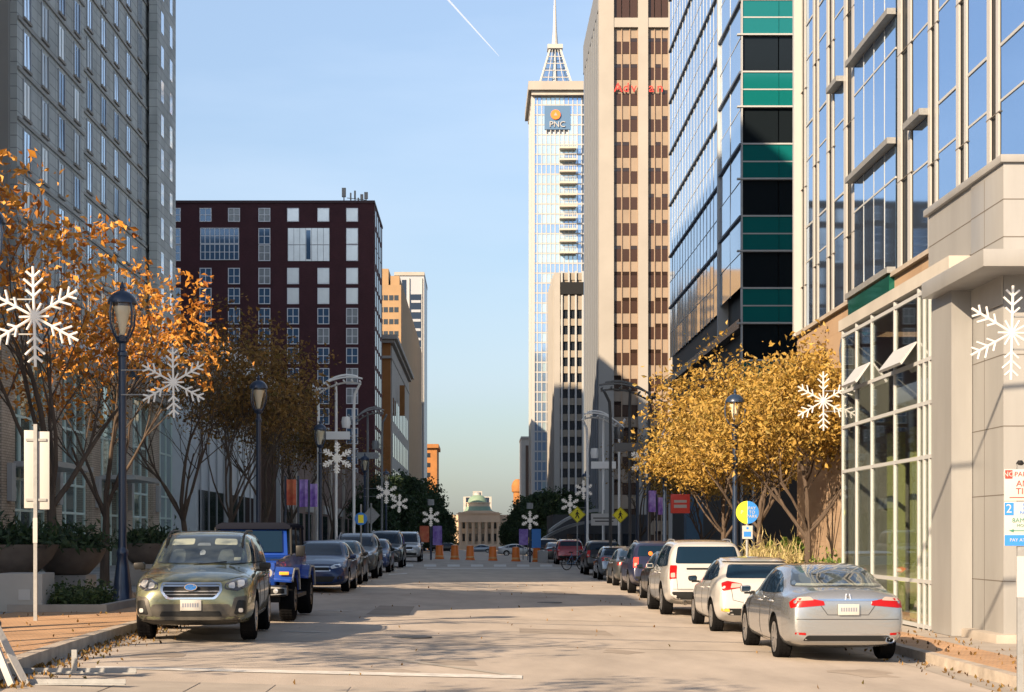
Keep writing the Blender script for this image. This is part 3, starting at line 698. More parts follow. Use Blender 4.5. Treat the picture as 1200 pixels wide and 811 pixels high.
bx('cornice', ORANGE, fo, (PX(470, d), PX(514, d), d-1.2, d+31, PZ(525, d), PZ(520.5, d)))
wl_ = [(PX(u, d)-.7, PX(u, d)+.7, d-.1, d+.05, PZ(v+5, d), PZ(v, d)) for u in (482.5, 487, 497.5, 502) for v in (531, 542.5, 554)]
cells(fo, 'window', DWIN, wl_, .003); bx('low_dome', COPPER, fo, (PX(478, d), PX(487, d), d-6, d-1, PZ(560, d), PZ(552, d)))

nb = bld('rear_shade_block', 'unseen tall shading block added behind the hotel tower on the left', -58, 150)  # added unseen block; its shadow darkens the brick front
bx('wall', TOWERST, nb, (-110, -58, 150, 214, -1, 92))
bx('cornice', PALEC, nb, (-110.5, -57.5, 149.5, 214.5, 92, 93))
# --- capitol at the end of the street
cp = bld('domed_capitol', 'stone capitol with columned portico and green copper dome closing the street', 0, 650)
d = 650.; s = d/FPX; U = lambda u: PX(u, d)
CAP = mat('capitol_stone', (.46, .37, .28), .8, var=.08, scale=.3)
zb0 = -4.4
bx('wall', CAP, cp, (U(537), U(585), d+3, d+25, zb0, PZ(600, d)))
boxes('wing', CAP, cp, [(U(505), U(537), d+7, d+22, zb0, PZ(603, d)), (U(585), U(620), d+7, d+22, zb0, PZ(603, d))])
for u in (539.5, 547, 554.5, 562, 569.5, 577, 583.5):
    MB().lathe([(.62, zb0+3), (.6, PZ(612, d)-.6), (.8, PZ(612, d))], 10, (U(u), -1, 0)).build('column', CAP, cp)
boxes('window', DWIN, cp, [(U(u)-.5, U(u)+.5, d+2.9, d+3, z, z+3) for u in (543.3, 551, 558.5, 566, 573.5, 580.5) for z in (zb0+4, zb0+9)])
bx('entablature', CAP, cp, (U(537), U(586), d-2, d+6, PZ(612, d), PZ(602, d)))
bx('portico_base', CAP, cp, (U(536), U(587), d-3, d+4, zb0, zb0+3))
MB().prism([(U(534.5), PZ(602, d)), (U(588.5), PZ(602, d)), (U(575), PZ(598.5, d)), (U(548), PZ(598.5, d))], -2.5, 12).build('low_pediment', CAP, cp)
MB().lathe([(6.2, PZ(600, d)), (5.2, PZ(596.5, d)), (4.8, PZ(593, d))], 24, (U(560.5), 12, 0)).build('dome_skirt', COPPER, cp)
MB().lathe([(4.6, PZ(594, d)), (4.6, PZ(589.5, d)), (4.9, PZ(589, d)), (4.9, PZ(588.2, d))], 24, (U(560.5), 12, 0)).build('drum', CAP, cp)
MB().lathe([(3.9*math.cos(a), PZ(588.2, d)+3.2*math.sin(a)) for a in [R(q) for q in (0, 20, 40, 58, 74)]], 24, (U(559.5), 12, 0)).build('dome', COPPER, cp)
MB().lathe([(1.5, PZ(580, d)), (1.4, PZ(577, d)), (1.5, PZ(576.4, d)), (.2, PZ(575.4, d))], 12, (U(559.5), 12, 0)).build('lantern', WHITE, cp)
eb = bld('slab_behind_dome', 'grey office slab rising behind the capitol dome', 0, 900)
bx('wall', GREYST, eb, (PX(543, 900), PX(576, 900), 900, 920, -6, PZ(582, 900)))
bx('dark_band', NAVY, eb, (PX(546, 900), PX(573, 900), 899.8, 900, -6, PZ(583, 900)))
bx('penthouse', CREAM, eb, (PX(554, 900), PX(565, 900), 902, 912, PZ(582, 900), PZ(575.5, 900)))

# --- left: hotel tower with a nearer wing, street level glass podium
ht = bld('hotel_tower', 'grey stone hotel tower with many tall windows, left edge', -28, 97)
for (X, ya, yb2, zt, n, st0) in ((-27., 97., 113.4, 58, 4, 0), (-28.2, 113.4, 149., 58, 8, 0)):
    bx('wall', TOWERST, ht, (X-26, X, ya, yb2, -1, zt))
    cell, fr, sill, bnd2 = [], [], [], []
    st = (yb2-ya)/n
    z = 12.
    while z < zt-2:
        for k in range(n):
            yc = ya+st*(k+.5)
            if n == 8 and k == 0: continue
            cell.append((X-.02, X+.02, yc-.75, yc+.75, z, z+2.0))
            fr += [(X-.02, X+.08, yc-.85, yc-.75, z-.1, z+2.1), (X-.02, X+.08, yc+.75, yc+.85, z-.1, z+2.1), (X-.02, X+.05, yc-.03, yc+.03, z, z+1.95)]
            sill.append((X-.02, X+.14, yc-.85, yc+.85, z-.25, z-.1))
        bnd2.append((X, X+.12, ya, yb2, z-.62, z-.42)); z += 2.95
    cells(ht, 'window', [PALEWIN, PALEWIN, PALEWIN, BLUEWIN, CURT] if n == 8 else [BLUEWIN, PALEWIN, CURT, BLANK], cell, .006, cap=48); boxes('window_frame', WHITE2, ht, fr); boxes('sill', PALEC, ht, sill); boxes('belt_course', GREYST, ht, bnd2)
bx('corner_bay', TOWERST, ht, (-27.9, -27.2, 140.5, 149.05, -1, 58))
boxes('bay_window', PALEWIN, ht, [(-27.22, -27.16, 142+4*i, 143.2+4*i, 12.5+2.95*k, 14.3+2.95*k) for i in range(2) for k in range(15)])
bx('end_wall', CREAM, ht, (-53, -27.4, 96.6, 97, -1, 58))

pd = bld('hotel_podium', 'stone piered shopfront with tall glazed bays behind the left trees', -17.6, 45)
X = -17.6; 
bx('roof', PALEC, pd, (-27, X+.5, 30, 93, 8.9, 9.5))
PIER = brickmat('pier_brick', (.44, .35, .27), (.52, .42, .33), (.16, .13, .1), .3, .1, .01)
fr, pr, gl, sg = [], [], [], []
for k in range(9):
    y = 32+7*k
    pr.append((X-.5, X+.35, y, y+1.7, -.1, 8.9))
    for i in range(4):
        yy = y+1.7+5.3*i/3
        fr.append((X-.1, X+.06, yy-.06, yy+.06, 0, 8.9))
    for z in (.25, 2.7, 3.9, 6.3, 8.8): fr.append((X-.09, X+.05, y+1.7, y+7, z-.05, z+.05))
    for i in range(3):
        for a, b_ in ((.3, 2.65), (2.75, 3.85), (3.95, 6.25), (6.35, 8.75)):
            gl.append((X-.02, X, y+1.7+5.3*i/3+.07, y+1.7+5.3*(i+1)/3-.07, a, b_))
boxes('pier', PIER, pd, pr); boxes('window_frame', mat('pale_green_frame', (.62, .74, .70), .5), pd, fr)
cells(pd, 'window', mat('shop_window', (.30, .40, .40), .04, .7, spec=.9), gl, .006)
boxes('pier_plinth', PALEC, pd, [(X-.5, X+.5, y-.1, y+1.8, -.1, 1.3) for y in [32+7*k for k in range(9)]])
boxes('awning', WHITE, pd, [(X, X+2.0, y+1.5, y+7.2, 4.3, 4.5) for y in (46, 60, 74)])
bx('inner_wall', DARK, pd, (-26, X-.3, 31, 94, 0, 8.9))
boxes('wall_lantern', WHITE, pd, [(X+.36, X+.55, y+.6, y+1.1, 3.0, 4.4) for y in [32+7*k for k in range(9)]])
# white roofed corner pavilion
wp = bld('white_roofed_hall', 'glass fronted hall with broad white roof fascia behind the left trees', -14.5, 94)
bx('roof_fascia', BRIGHTF, wp, (-30, -14, 93.5, 122, 11.4, 12.6), .05)
bx('wall', mat('pale_wall', (.62, .66, .70), .6, var=.1, scale=.4), wp, (-19.4, -16.2, 95, 121, 0, 11.4))
bx('side_glass', BLUEWIN, wp, (-30, -19.5, 95.5, 96, 0, 11.4))
boxes('door_frame', WHITE2, wp, [(-19.6-i*1.3, -19.5-i*1.3, 95.3, 95.5, 0, 5) for i in range(6)] + [(-27, -19.5, 95.28, 95.48, z, z+.1) for z in (2.4, 4.9)] + [(-16.15, -16.05, y, y+.1, 0, 8) for y in range(96, 121, 3)])
bx('side_shopfront', DWIN, wp, (-16.18, -16.1, 96, 120, .4, 4.4))
boxes('post', WHITE2, wp, [(-14.5, -14.2, y, y+.3, 0, 11.4) for y in (95, 107, 119)])
# second row shops between the hall and the brick block
sh = bld('street_shops', 'low dark shop row with brown piers between white roofed hall and brick block', -14.8, 124)
bx('wall', mat('brown_wall', (.12, .075, .06), .8, var=.2, scale=.4), sh, (-26, -14.8, 124, 229, -2, 9.5))
boxes('shop_window', DWIN, sh, [(-14.8, -14.75, 126+8*i, 131.5+8*i, .2, 3.6) for i in range(13)])
boxes('fascia_sign', CREAM, sh, [(-14.8, -14.6, 126+16*i, 131.5+16*i, 3.8, 4.6) for i in range(6)])
boxes('pier', PALEC, sh, [(-14.8, -14.55, 132.5+16*i, 133.5+16*i, -1, 9) for i in range(6)])
# ------------------------------------------------------------ trees
LORANGE = leafmat('autumn_orange_leaves', [(.30, .10, .015), (.62, .27, .035), (.72, .38, .09)])
LBROWN = leafmat('brown_gold_leaves', [(.06, .03, .012), (.17, .09, .02), (.30, .17, .045), (.11, .085, .02)])
LGOLD = leafmat('golden_leaves', [(.18, .105, .02), (.38, .235, .04), (.50, .33, .085), (.28, .21, .05)])
LDARK = leafmat('dark_green_leaves', [(.012, .030, .014), (.03, .062, .025), (.05, .085, .03)])
LSHRUB = leafmat('shrub_leaves', [(.04, .09, .02), (.14, .22, .04), (.28, .33, .08)])
LGRASS = leafmat('straw_grass', [(.30, .26, .12), (.55, .46, .26), (.42, .40, .14)])
def leafmesh(name, pts, size, m, rng, tone=None, aspect=.55, up=0.):
    vs, fs, tn = [], [], []
    for i, p in enumerate(pts):
        s = size * rng.uniform(.4, 1.6)
        a = Vector((rng.gauss(0, 1), rng.gauss(0, 1), rng.gauss(0, 1) + up)).normalized(); b = a.cross(Vector((rng.gauss(0, 1), rng.gauss(0, 1), rng.gauss(0, 1)))).normalized()
        c = a.cross(b) * s * .18; k = len(vs); p = Vector(p)
        vs += [p - a*s*.5, p + b*s*aspect*.5 + c, p + a*s*.5, p - b*s*aspect*.5 + c]; fs += [(k, k+1, k+2, k+3)]
        tn.append(min(1, max(0, (tone(p) if tone else .5) + rng.gauss(0, .32))))
    me = bpy.data.meshes.new(name); me.from_pydata([tuple(v) for v in vs], [], fs); me.materials.append(m)
    at = me.attributes.new('tone', 'FLOAT', 'FACE'); at.data.foreach_set('value', tn)
    return me
def skeleton(rng, h, trunk_h, spread, r0, levels=4, nb=5, updown=.5):
    k = MB(); tips = []
    def grow(p, dirv, L, r, lev):
        n = 4 if lev < 2 else 3; pts = [p]; rad = [r]; q = Vector(p); dv = Vector(dirv)
        for i in range(n):
            dv = (dv + Vector((rng.gauss(0, .13 if lev else .035), rng.gauss(0, .13 if lev else .035), rng.gauss(.05, .08)))).normalized(); q = q + dv * L / n; pts.append(q.copy()); rad.append(r * (1 - .5*(i+1)/n))
        k.tube(pts, rad, 7 if lev < 2 else (5 if lev < 3 else 3), caps=False)
        if lev >= levels: tips.append((pts[-1], dv.copy())); tips.append((pts[-2], dv.copy())); return
        if lev >= 2: tips.append((pts[-1], dv.copy()))
        m = nb if lev == 0 else rng.choice((3, 4))
        for j in range(m):
            t = rng.uniform(.45, 1) if lev else rng.uniform(.7, 1.0)
            i = min(n-1, int(t*n)); b = pts[i].lerp(pts[i+1], t*n-i)
            ang = 2*math.pi*(j + rng.uniform(-.3, .3))/m
            side = Vector((math.cos(ang), math.sin(ang), 0)); w = spread * rng.uniform(.7, 1.2)
            nd = (dv * (1 - .35*w) + side * w * .85 + Vector((0, 0, .12))).normalized()
            grow(b, nd, L * rng.uniform(.62, .82) if lev else (h - trunk_h) * rng.uniform(.42, .55), rad[i] * rng.uniform(.45, .6), lev+1)
        if lev == 0: grow(pts[-1], Vector((0, 0, 1)), (h - trunk_h)*.45, rad[-1], 1)
    grow(Vector((0, 0, -.1)), Vector((0, 0, 1)), trunk_h, r0, 0)
    return k, tips
def tree_proto(seed, h, th, spread, r0, nleaf, size, lm, clump=.5, levels=4, keep=1.0, minz=0, cl=1.6):
    rng = random.Random(seed); k, tips = skeleton(rng, h, th, spread, r0, levels)
    tm = k.mesh('tree_trunk', WOODB)
    tips = [t for t in tips if t[0].z > minz and rng.random() < keep]
    pts = []
    # foliage gathers round a subset of the twigs, so clumps and gaps form
    wgt = [rng.random()**cl + .05 for _ in tips]; tot = sum(wgt)
    for (p, dv), w in zip(tips, wgt):
        for _ in range(int(nleaf*w/tot + rng.random())):
            pts.append(p + Vector((rng.gauss(0, clump), rng.gauss(0, clump), rng.gauss(-.05, clump*.7))))
    return tm, leafmesh('tree_leaves', pts, size, lm, rng)
def put_tree(proto, name, label, x, y, rz, s=1., group=None, sz_=None):
    t = thing(name, label, 'tree', (x, y, sz(x, y)-.02), rz, group); t.scale = (s, s, sz_ or s)
    place_mesh('trunk', proto[0], t); place_mesh('crown', proto[1], t); return t
L1 = tree_proto(11, 9.2, 2.9, .62, .16, 2600, .17, LORANGE, .24, keep=.6, minz=5.2, cl=4.5)
L2 = tree_proto(12, 9.5, 2.8, .58, .15, 2300, .14, LBROWN, .28, keep=.7, minz=3.5, cl=4.)
L3 = tree_proto(13, 9.0, 2.6, .60, .14, 6500, .15, LBROWN, .34, keep=.8, minz=3., cl=3.)
R1 = tree_proto(21, 7.6, 2.3, .72, .16, 15000, .15, LGOLD, .40, minz=1.7, cl=2.6)
R2 = tree_proto(22, 7.6, 2.2, .72, .15, 15000, .15, LGOLD, .40, minz=1.6, cl=2.6)
put_tree(L1, 'street_tree', 'thin tree with bright orange leaves over the stone planters, nearest on the left', -9.9, 38.8, .4, 1.05)
put_tree(L1, 'street_tree', 'sparse orange tree just behind the nearest blue lamp post', -10.6, 47, 2.2, .95)
put_tree(L2, 'street_tree', 'nearly bare slender tree between first and second lamp posts on the left', -9.8, 56, 1.0, .95)
put_tree(L3, 'street_tree', 'brown leafed tree in front of the white roof fascia', -9.9, 66, 3.0, 1.05)
put_tree(L3, 'street_tree', 'brown and gold tree just beyond the second left lamp post', -10.0, 77, 5.1, 1.12)
put_tree(L3, 'street_tree', 'brown tree behind the red and purple banners', -10.2, 92, 1.7, 1.0)
put_tree(L2, 'street_tree', 'dull brown tree farther along, behind the white steel canopies on the left', -10, 112, 4.1, .95)
put_tree(R1, 'street_tree', 'golden tree standing before the rubble stone wall, nearest on the right', 10.2, 51, .5, 1.04)
put_tree(R2, 'street_tree', 'golden tree behind the round pay sign on the right', 10.3, 60.5, 2.0, 1.12)
put_tree(R1, 'street_tree', 'golden tree left of the nearest right lamp post', 10.2, 69, 3.9, 1.02)
put_tree(R2, 'street_tree', 'smaller golden tree above the red sign by the blue column', 10.8, 80, 5.3, .85)
put_tree(L2, 'street_tree', 'thin dark tree among the steel canopies on the right', 9.6, 98, 2.3, .85)
put_tree(L1, 'street_tree', 'bare tree beside the camera on the left pavement, out of the picture', -8.6, 6, 3.3, .85)
put_tree(L1, 'street_tree', 'bare tree behind the camera on the left pavement, out of the picture', -8.4, -3.5, .9, .95)
put_tree(L1, 'street_tree', 'bare tree on the left pavement just before the picture starts', -9.4, 15, 5.2, .9)
# dense evergreens farther down, each with its own crown
def dense_proto(seed, h, rad, n, size):
    rng = random.Random(seed); k = MB(); k.tube([(0, 0, -.2), (.1, 0, h*.3), (0, .1, h*.7)], [.3, .22, .06], 7)
    lobes = []
    for i in range(26):
        t = rng.random(); a = rng.uniform(0, 6.28); rr = rad * (1 - abs(t-.4)*1.1) * rng.uniform(.3, .8)
        lobes.append((Vector((rr*math.cos(a), rr*math.sin(a), h*(.18+.72*t))), rad*rng.uniform(.22, .42)))
        k.tube([(0, 0, h*.25), lobes[-1][0]], [.1, .03], 4, caps=False)
    pts = []
    for i in range(n):
        c, r = rng.choice(lobes); v = Vector((rng.gauss(0, 1), rng.gauss(0, 1), rng.gauss(0, 1))).normalized(); pts.append(c + v * r * rng.uniform(.55, 1.12))
    return k.mesh('evergreen_trunk', WOODB), leafmesh('evergreen_leaves', pts, size, LDARK, rng)
D1 = dense_proto(31, 10, 4.6, 7000, .42); D2 = dense_proto(32, 10, 4.4, 7000, .42)
for i, (x, y, s) in enumerate(((-11.5, 182, .85), (-10.8, 206, 1.0), (-10.2, 232, 1.1), (-9.8, 260, 1.2), (-9.6, 292, 1.25), (-9.2, 328, 1.15), (-9.0, 370, 1.0), (-8.8, 420, .95), (-8.8, 480, .9))):
    t = put_tree((D1, D2)[i % 2], 'evergreen_tree', 'dense dark evergreen in the row down the left side of the street', x, y, i*1.3, s, 'dark evergreens down the left side'); t.location.z = fall(y)
for i, (x, y, s) in enumerate(((11.6, 190, .7), (11.2, 214, .82), (10.8, 240, .92), (10.5, 270, 1.0), (10.3, 305, 1.1), (10.0, 345, 1.1), (9.6, 395, 1.0), (9.4, 455, 1.0), (9.2, 520, .95))):
    t = put_tree((D2, D1)[i % 2], 'evergreen_tree', 'dense dark evergreen in the row down the right side of the street', x, y, i*1.7, s, 'dark evergreens down the right side'); t.location.z = fall(y)
YG = (D1[0], leafmesh('yellow_crown', [tuple(v.co) for v in list(D1[1].vertices)[::6]], .6, LGOLD, random.Random(5)))
for (x, y, lb) in ((13.5, 600, 'pale yellow tree against the right end of the capitol'), (-13.5, 590, 'olive yellow tree against the left end of the capitol')):
    t = thing('autumn_tree', lb, 'tree', (x, y, fall(y))); place_mesh('trunk', YG[0], t); place_mesh('crown', YG[1], t)

# ------------------------------------------------------------ planting
def shrub_pts(rng, n, rx, ry, h, z0=0): return [(rng.gauss(0, rx*.45), rng.uniform(-ry, ry), z0 + abs(rng.gauss(0, h*.45))) for _ in range(n)]
rng = random.Random(77)
def plantbed(name, label, x, y, n, rx, ry, h, size, lm, z=0, cat='shrub', asp=.5, up=0):
    me = leafmesh(name, shrub_pts(rng, n, rx, ry, h), size, lm, rng, aspect=asp, up=up); o = place_mesh(name, me, None, (x, y, z)); return tag(o, label, cat)
bxk = thing('raised_bed', 'long low stone edged planting bed before the rubble wall', 'planter', (10.2, 52, sz(10, 52)))
MB().box(-1.3, -1.1, -9, 6, 0, .5).build('kerb', PALEC, bxk); MB().box(-1.1, 1.9, -9, 6, 0, .42).build('soil', DIRT, bxk); MB().box(-1.38, -1.05, -9.05, 6.05, .5, .58).build('coping', PALEC, bxk)
zb_ = sz(10, 52) + .42
plantbed('ornamental_grass', 'clump of straw coloured grass behind the pay sign post', 9.7, 56.5, 2200, .7, 1.3, .95, .5, LGRASS, zb_, 'grass clump', .06, 2.2)
plantbed('ornamental_grass', 'second clump of straw coloured grass left of the golden tree trunk', 9.8, 52.8, 2200, .8, 1.2, .85, .45, LGRASS, zb_, 'grass clump', .06, 2.2)
plantbed('shrub', 'low yellow green shrub between the grass clumps and the window wall', 9.9, 46, 1500, .9, 2.2, .65, .12, LSHRUB, zb_)
plantbed('shrub', 'bright low green shrub at the foot of the rubble stone wall', 10.6, 48.5, 1400, .9, 1.5, .7, .12, LSHRUB, zb_)
def cone_bush(label, x, y, h, r):
    pts = []
    for _ in range(2600):
        t = rng.random()**1.3; a = rng.uniform(0, 6.28); q = r*math.sin(math.pi*min(1, t*.8+.2))**.7*rng.uniform(.75, 1.05); pts.append((q*math.cos(a), q*math.sin(a), t*h))
    t_ = thing('conical_evergreen', label, 'shrub', (x, y, zb_)); place_mesh('foliage', leafmesh('cone', pts, .13, LSHRUB, rng), t_); MB().tube([(0, 0, 0), (0, 0, h*.7)], [.06, .02], 6).build('stem', WOODB, t_)
for u, lb in ((919.5, 'left one of two narrow pointed evergreens by the stone wall'), (934.5, 'right one of two narrow pointed evergreens by the stone wall')): cone_bush(lb, PX(u, 56.8), 56.8, 1.3, .27)
cone_bush('dark narrow evergreen in shade left of the two bright ones', PX(903, 60), 60, 1.15, .25)

# ------------------------------------------------------------ left foreground: planters, box, sign backs, barricade
zl = lz(30) + .136
def bowl(label, x, y, r, h, ped):
    t = thing('bowl_planter', label, 'planter', (x, y, zl))
    MB().lathe([(r*.42, ped), (r*.55, ped+.03), (r*.85, ped+h*.5), (r, ped+h*.92), (r*1.02, ped+h), (r*.93, ped+h), (r*.9, ped+h*.9), (0, ped+h*.88)], 28, caps=False).build('bowl', PLANTER, t)
    MB().box(-r*.62, r*.62, -r*.62, r*.62, 0, ped+.01).build('pedestal', PALEC, t, bevel=.02)
    pts = [(rng.gauss(0, r*.5), rng.gauss(0, r*.5), ped+h*.9+abs(rng.gauss(0, .22))) for _ in range(1500)]
    place_mesh('foliage', leafmesh('planter_leaves', pts, .2, LDARK, rng, aspect=.3, up=1), t)
bowl('big stone bowl planter behind the sign post, half out of the picture', PX(14, 34.5), 34.5, .95, .62, .62)
bowl('stone bowl planter with spiky plants right of the sign post', PX(80, 36.5), 36.5, .82, .60, .55)
bowl('dark bowl planter half hidden by the green car and lamp post', PX(176, 48), 48, .95, .6, .6)
ub = thing('utility_box', 'grey concrete block with white square plate in front of the bowl planters', 'concrete block', (PX(30, 31.2), 31.2, zl))
MB().box(-.42, .42, -.4, .5, 0, .72).build('block', GREYST, ub, bevel=.015); MB().box(-.02, .2, -.415, -.402, .22, .42).build('plate', WSH, ub)
hb = thing('hedge_bed', 'low dark hedge in a pale kerbed bed beside the sign post', 'hedge', (PX(86, 31.5), 31.5, zl))
MB().box(-1.05, .65, -.75, -.62, 0, .14).box(.65, .80, -.75, 2.8, 0, .14).box(-1.05, -.92, -.62, 2.8, 0, .14).build('kerb', PALEC, hb); MB().box(-.92, .65, -.62, 2.8, 0, .08).build('soil', DIRT, hb)
pts = [(rng.uniform(-.8, .5), rng.uniform(-.45, 1.6), .06+abs(rng.gauss(0, .17))) for _ in range(3500)]
place_mesh('foliage', leafmesh('hedge_leaves', pts, .09, leafmat('hedge_green', [(.02, .04, .015), (.06, .10, .03), (.10, .13, .05)]), rng), hb)
sb = thing('sign_post', 'steel sign post with the pale backs of two narrow signs, left foreground', 'sign', (PX(41.5, 27.6), 27.6, zl), R(4))
MB().box(-.03, .03, -.02, .02, 0, 3.28).build('post', GALV, sb)
for x0, x1, z in ((-.19, -.035, .0), (.035, .225, -.02)):
    MB().box(x0, x1, .022, .03, 1.88+z, 3.18+z).build('sign_board', WSH, sb, bevel=.003)
MB().box(-.16, .18, .0, .022, 2.0, 2.04).box(-.16, .18, .0, .022, 3.0, 3.04).build('bracket', GALV, sb); MB().box(-.036, .036, -.028, -.018, 1.3, 1.72).build('sticker', WSH, sb)
bp_ = G(25, 806); ba = thing('barricade', 'folding road barricade with orange and white rails, bottom left corner', 'barricade', (bp_[0]-.1, bp_[1], gz(-5, 20)+.02))
a = Vector((0, 0, 0)); b_ = Vector((-.58, .25, 1.22))
for dy in (0, .0):
    pass
def leg(p, q, w=.035):
    k = MB(); dv = q-p; L = dv.length; m = Matrix.Translation(p) @ dv.to_track_quat('Z', 'X').to_matrix().to_4x4(); k.box(-w, w, -.02, .02, 0, L, m)
    for i in range(10): k.box(-.008, .008, -.0215, .0215, .06+i*L/10.5, .075+i*L/10.5, m)
    return k
leg(Vector((0, 0, 0)), Vector((-.50, .1, 1.15))).build('leg', WSH, ba); leg(Vector((-.02, .55, 0)), Vector((-.49, .16, 1.15))).build('leg', WSH, ba)
leg(Vector((-1.3, 0, 0)), Vector((-1.8, .1, 1.15))).build('leg', WSH, ba)
for t, w in ((.92, .1), (.58, .1)):
    c0 = Vector((-.5*t, .1*t-.04, 1.15*t)); k1, k2 = MB(), MB()
    for i in range(9):
        x = c0.x + .1 - i*.16; v = [(x, 0, w), (x-.10, 0, w), (x-.16, 0, -w), (x-.06, 0, -w)]
        v = [(a_+.0, c0.y+b__, c0.z+c_) for a_, b__, c_ in v]; v2 = [(p[0], p[1]-.02, p[2]) for p in v]
        (k1 if i % 2 else k2).add(v+v2, [(0,1,2,3), (7,6,5,4), (0,4,5,1), (1,5,6,2), (2,6,7,3), (3,7,4,0)])
    k1.build('rail_stripe', ORA, ba); k2.build('rail_stripe', WSH, ba)
def skid(label, u0, u1, v):
    p, q = G(u0, v), G(u1, v); x = (p[0]+q[0])/2; t = thing('steel_bar', label, 'metal bar', (x, p[1], gz(x, 20)+.02)); w = (q[0]-p[0])/2
    k = MB().box(-w, w, -.03, .03, 0, .012).box(-w, w, .018, .03, .012, .06); 
    k.build('rail', GALV, t); MB().add([(-w+i*.06, -.02, .0135) for i in range(1, 2)] + [(0,0,.0135),(0.01,0,.0135)], [(0,1,2)]).build('hole', BLK, t); return t, w
t, w = skid('perforated steel bar lying on the road with a short upright stub', 15, 170, 789); MB().box(-.03, .03, -.02, .02, .012, .27).box(-.1, .1, -.025, .025, .012, .03).build('stub', GALV, t)
skid('second perforated steel bar lying nearest the bottom edge of the picture', 30, 155, 803)

rl = random.Random(9); pts = []
for _ in range(1300):
    if rl.random() < .62: y = rl.uniform(17, 34); x = kx(y) + abs(rl.gauss(0, .28)) + .02; z = gz(x, y) + .02
    elif rl.random() < .8: y = rl.uniform(18, 60); x = KR - abs(rl.gauss(0, .3)) - .02; z = gz(x, y) + .02
    else: y = rl.uniform(17, 60); x = rl.uniform(-5, 6.5); z = gz(x, y) + .02
    pts.append((x, y, z))
for _ in range(500): y = rl.uniform(20, 50); x = rl.choice((rl.uniform(-10, -5.8), rl.uniform(7, 8.4) if y < 36 else rl.uniform(7, 10))); pts.append((x, y, sz(x, y)+.02))
ml = leafmesh('fallen_leaves', pts, .06, LBROWN, rl, up=2.5); fo_ = place_mesh('fallen_leaves', ml); tag(fo_, 'small brown fallen leaves scattered along both kerbs', 'leaves', kind='stuff')
# ------------------------------------------------------------ street lamps, snowflakes
def lamp_proto(h=6.55):
    root = thing('street_lamp', 'x', 'street lamp', group='globe lanterns on dark blue posts')
    MB().lathe([(.24, 0), (.24, .10), (.20, .16), (.19, .35), (.14, .75), (.105, 1.0), (.12, 1.04), (.12, 1.12), (.09, 1.16), (.09, 1.2)], 16).build('base', POLE, root)
    MB().lathe([(.085, 1.15), (.080, h-1.45), (.105, h-1.43), (.105, h-1.36), (.075, h-1.33), (.07, h-1.18), (.13, h-1.14), (.15, h-1.06), (.10, h-1.02)], 14).build('pole', POLE, root)
    cg = MB()
    for k in range(4):
        a = math.pi/4+k*math.pi/2; c, s = math.cos(a), math.sin(a)
        pts = [(.07*c, .07*s, h-1.15), (.20*c, .20*s, h-1.02), (.30*c, .30*s, h-.80), (.315*c, .315*s, h-.55), (.27*c, .27*s, h-.30), (.20*c, .20*s, h-.22)]
        cg.tube(pts, .022, 6)
    cg.build('cage', POLE, root)
    cap = MB().lathe([(.30, h-.36), (.30, h-.32), (.27, h-.24), (.20, h-.16), (.12, h-.11), (.05, h-.09), (.045, h-.05), (.06, h-.02), (.03, h+.04), (.005, h+.1)], 18).build('cap', POLE, root)
    MB().lathe([(.12, h-1.02), (.17, h-.92), (.23, h-.70), (.25, h-.5), (.24, h-.36)], 18, caps=False).build('lantern_glass', clearglass('lantern_glass', (.92, .90, .84), refl=.06), root)
    MB().lathe([(.05, h-1.0), (.07, h-.9), (.11, h-.7), (.15, h-.55), (.19, h-.42)], 14).build('diffuser', mat('lamp_diffuser', (.80, .74, .62), .4), root)
    return root
LP = lamp_proto()
def lamp(x, y, label, s=1., first=[True]):
    o = LP if first[0] else copy_tree(LP); first[0] = False
    o.location = (x, y, sz(x, y)-.01); o.scale = (1, 1, s); o['label'] = label; o.rotation_euler.z = random.uniform(0, .6); return o
lamp(-7.3, 34, 'tall dark blue lamp post right behind the green car, closest whole one on the left')
lamp(-7.5, 25.2, 'lamp post mostly outside the left edge, only its lantern cage showing')
lamp(-7.1, 53.6, 'lamp post rising behind the blue off-road car')
lamp(-7.1, 74.5, 'lamp post with small snowflake just left of the white steel canopies')
lamp(-7.1, 104, 'far left lamp post carrying snowflakes by the dark trees'); lamp(-7.1, 128, 'farthest left lamp post carrying a snowflake by the dark trees')
lamp(8.0, 51.5, 'lamp post standing beside the round pay sign, nearest whole one on the right', .96)
lamp(8.0, 70.9, 'lamp post left of the golden trees on the right, behind the white suv', .98)
lamp(8.0, 83, 'lamp post holding the snowflake by the dark steel canopy'); lamp(8.0, 123, 'far right lamp post behind the left walking sign')
lamp(9.2, 40.6, 'lamp post hidden behind the window wall, its finial above the roof', 1.06); lamp(8.9, 26.0, 'lamp post just outside the right edge by the pavilion corner')
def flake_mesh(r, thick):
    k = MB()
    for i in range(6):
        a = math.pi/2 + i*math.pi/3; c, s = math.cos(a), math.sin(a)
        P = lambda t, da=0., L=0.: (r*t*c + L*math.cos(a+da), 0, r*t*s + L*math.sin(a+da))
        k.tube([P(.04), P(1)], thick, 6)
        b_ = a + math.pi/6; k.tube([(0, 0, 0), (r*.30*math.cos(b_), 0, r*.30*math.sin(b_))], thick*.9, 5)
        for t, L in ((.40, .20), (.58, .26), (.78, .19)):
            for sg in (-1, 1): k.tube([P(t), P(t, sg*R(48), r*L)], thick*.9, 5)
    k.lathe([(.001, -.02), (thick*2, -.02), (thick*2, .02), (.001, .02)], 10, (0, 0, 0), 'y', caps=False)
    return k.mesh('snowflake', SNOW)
FM = flake_mesh(.72, .021); FM2 = flake_mesh(.72, .04)
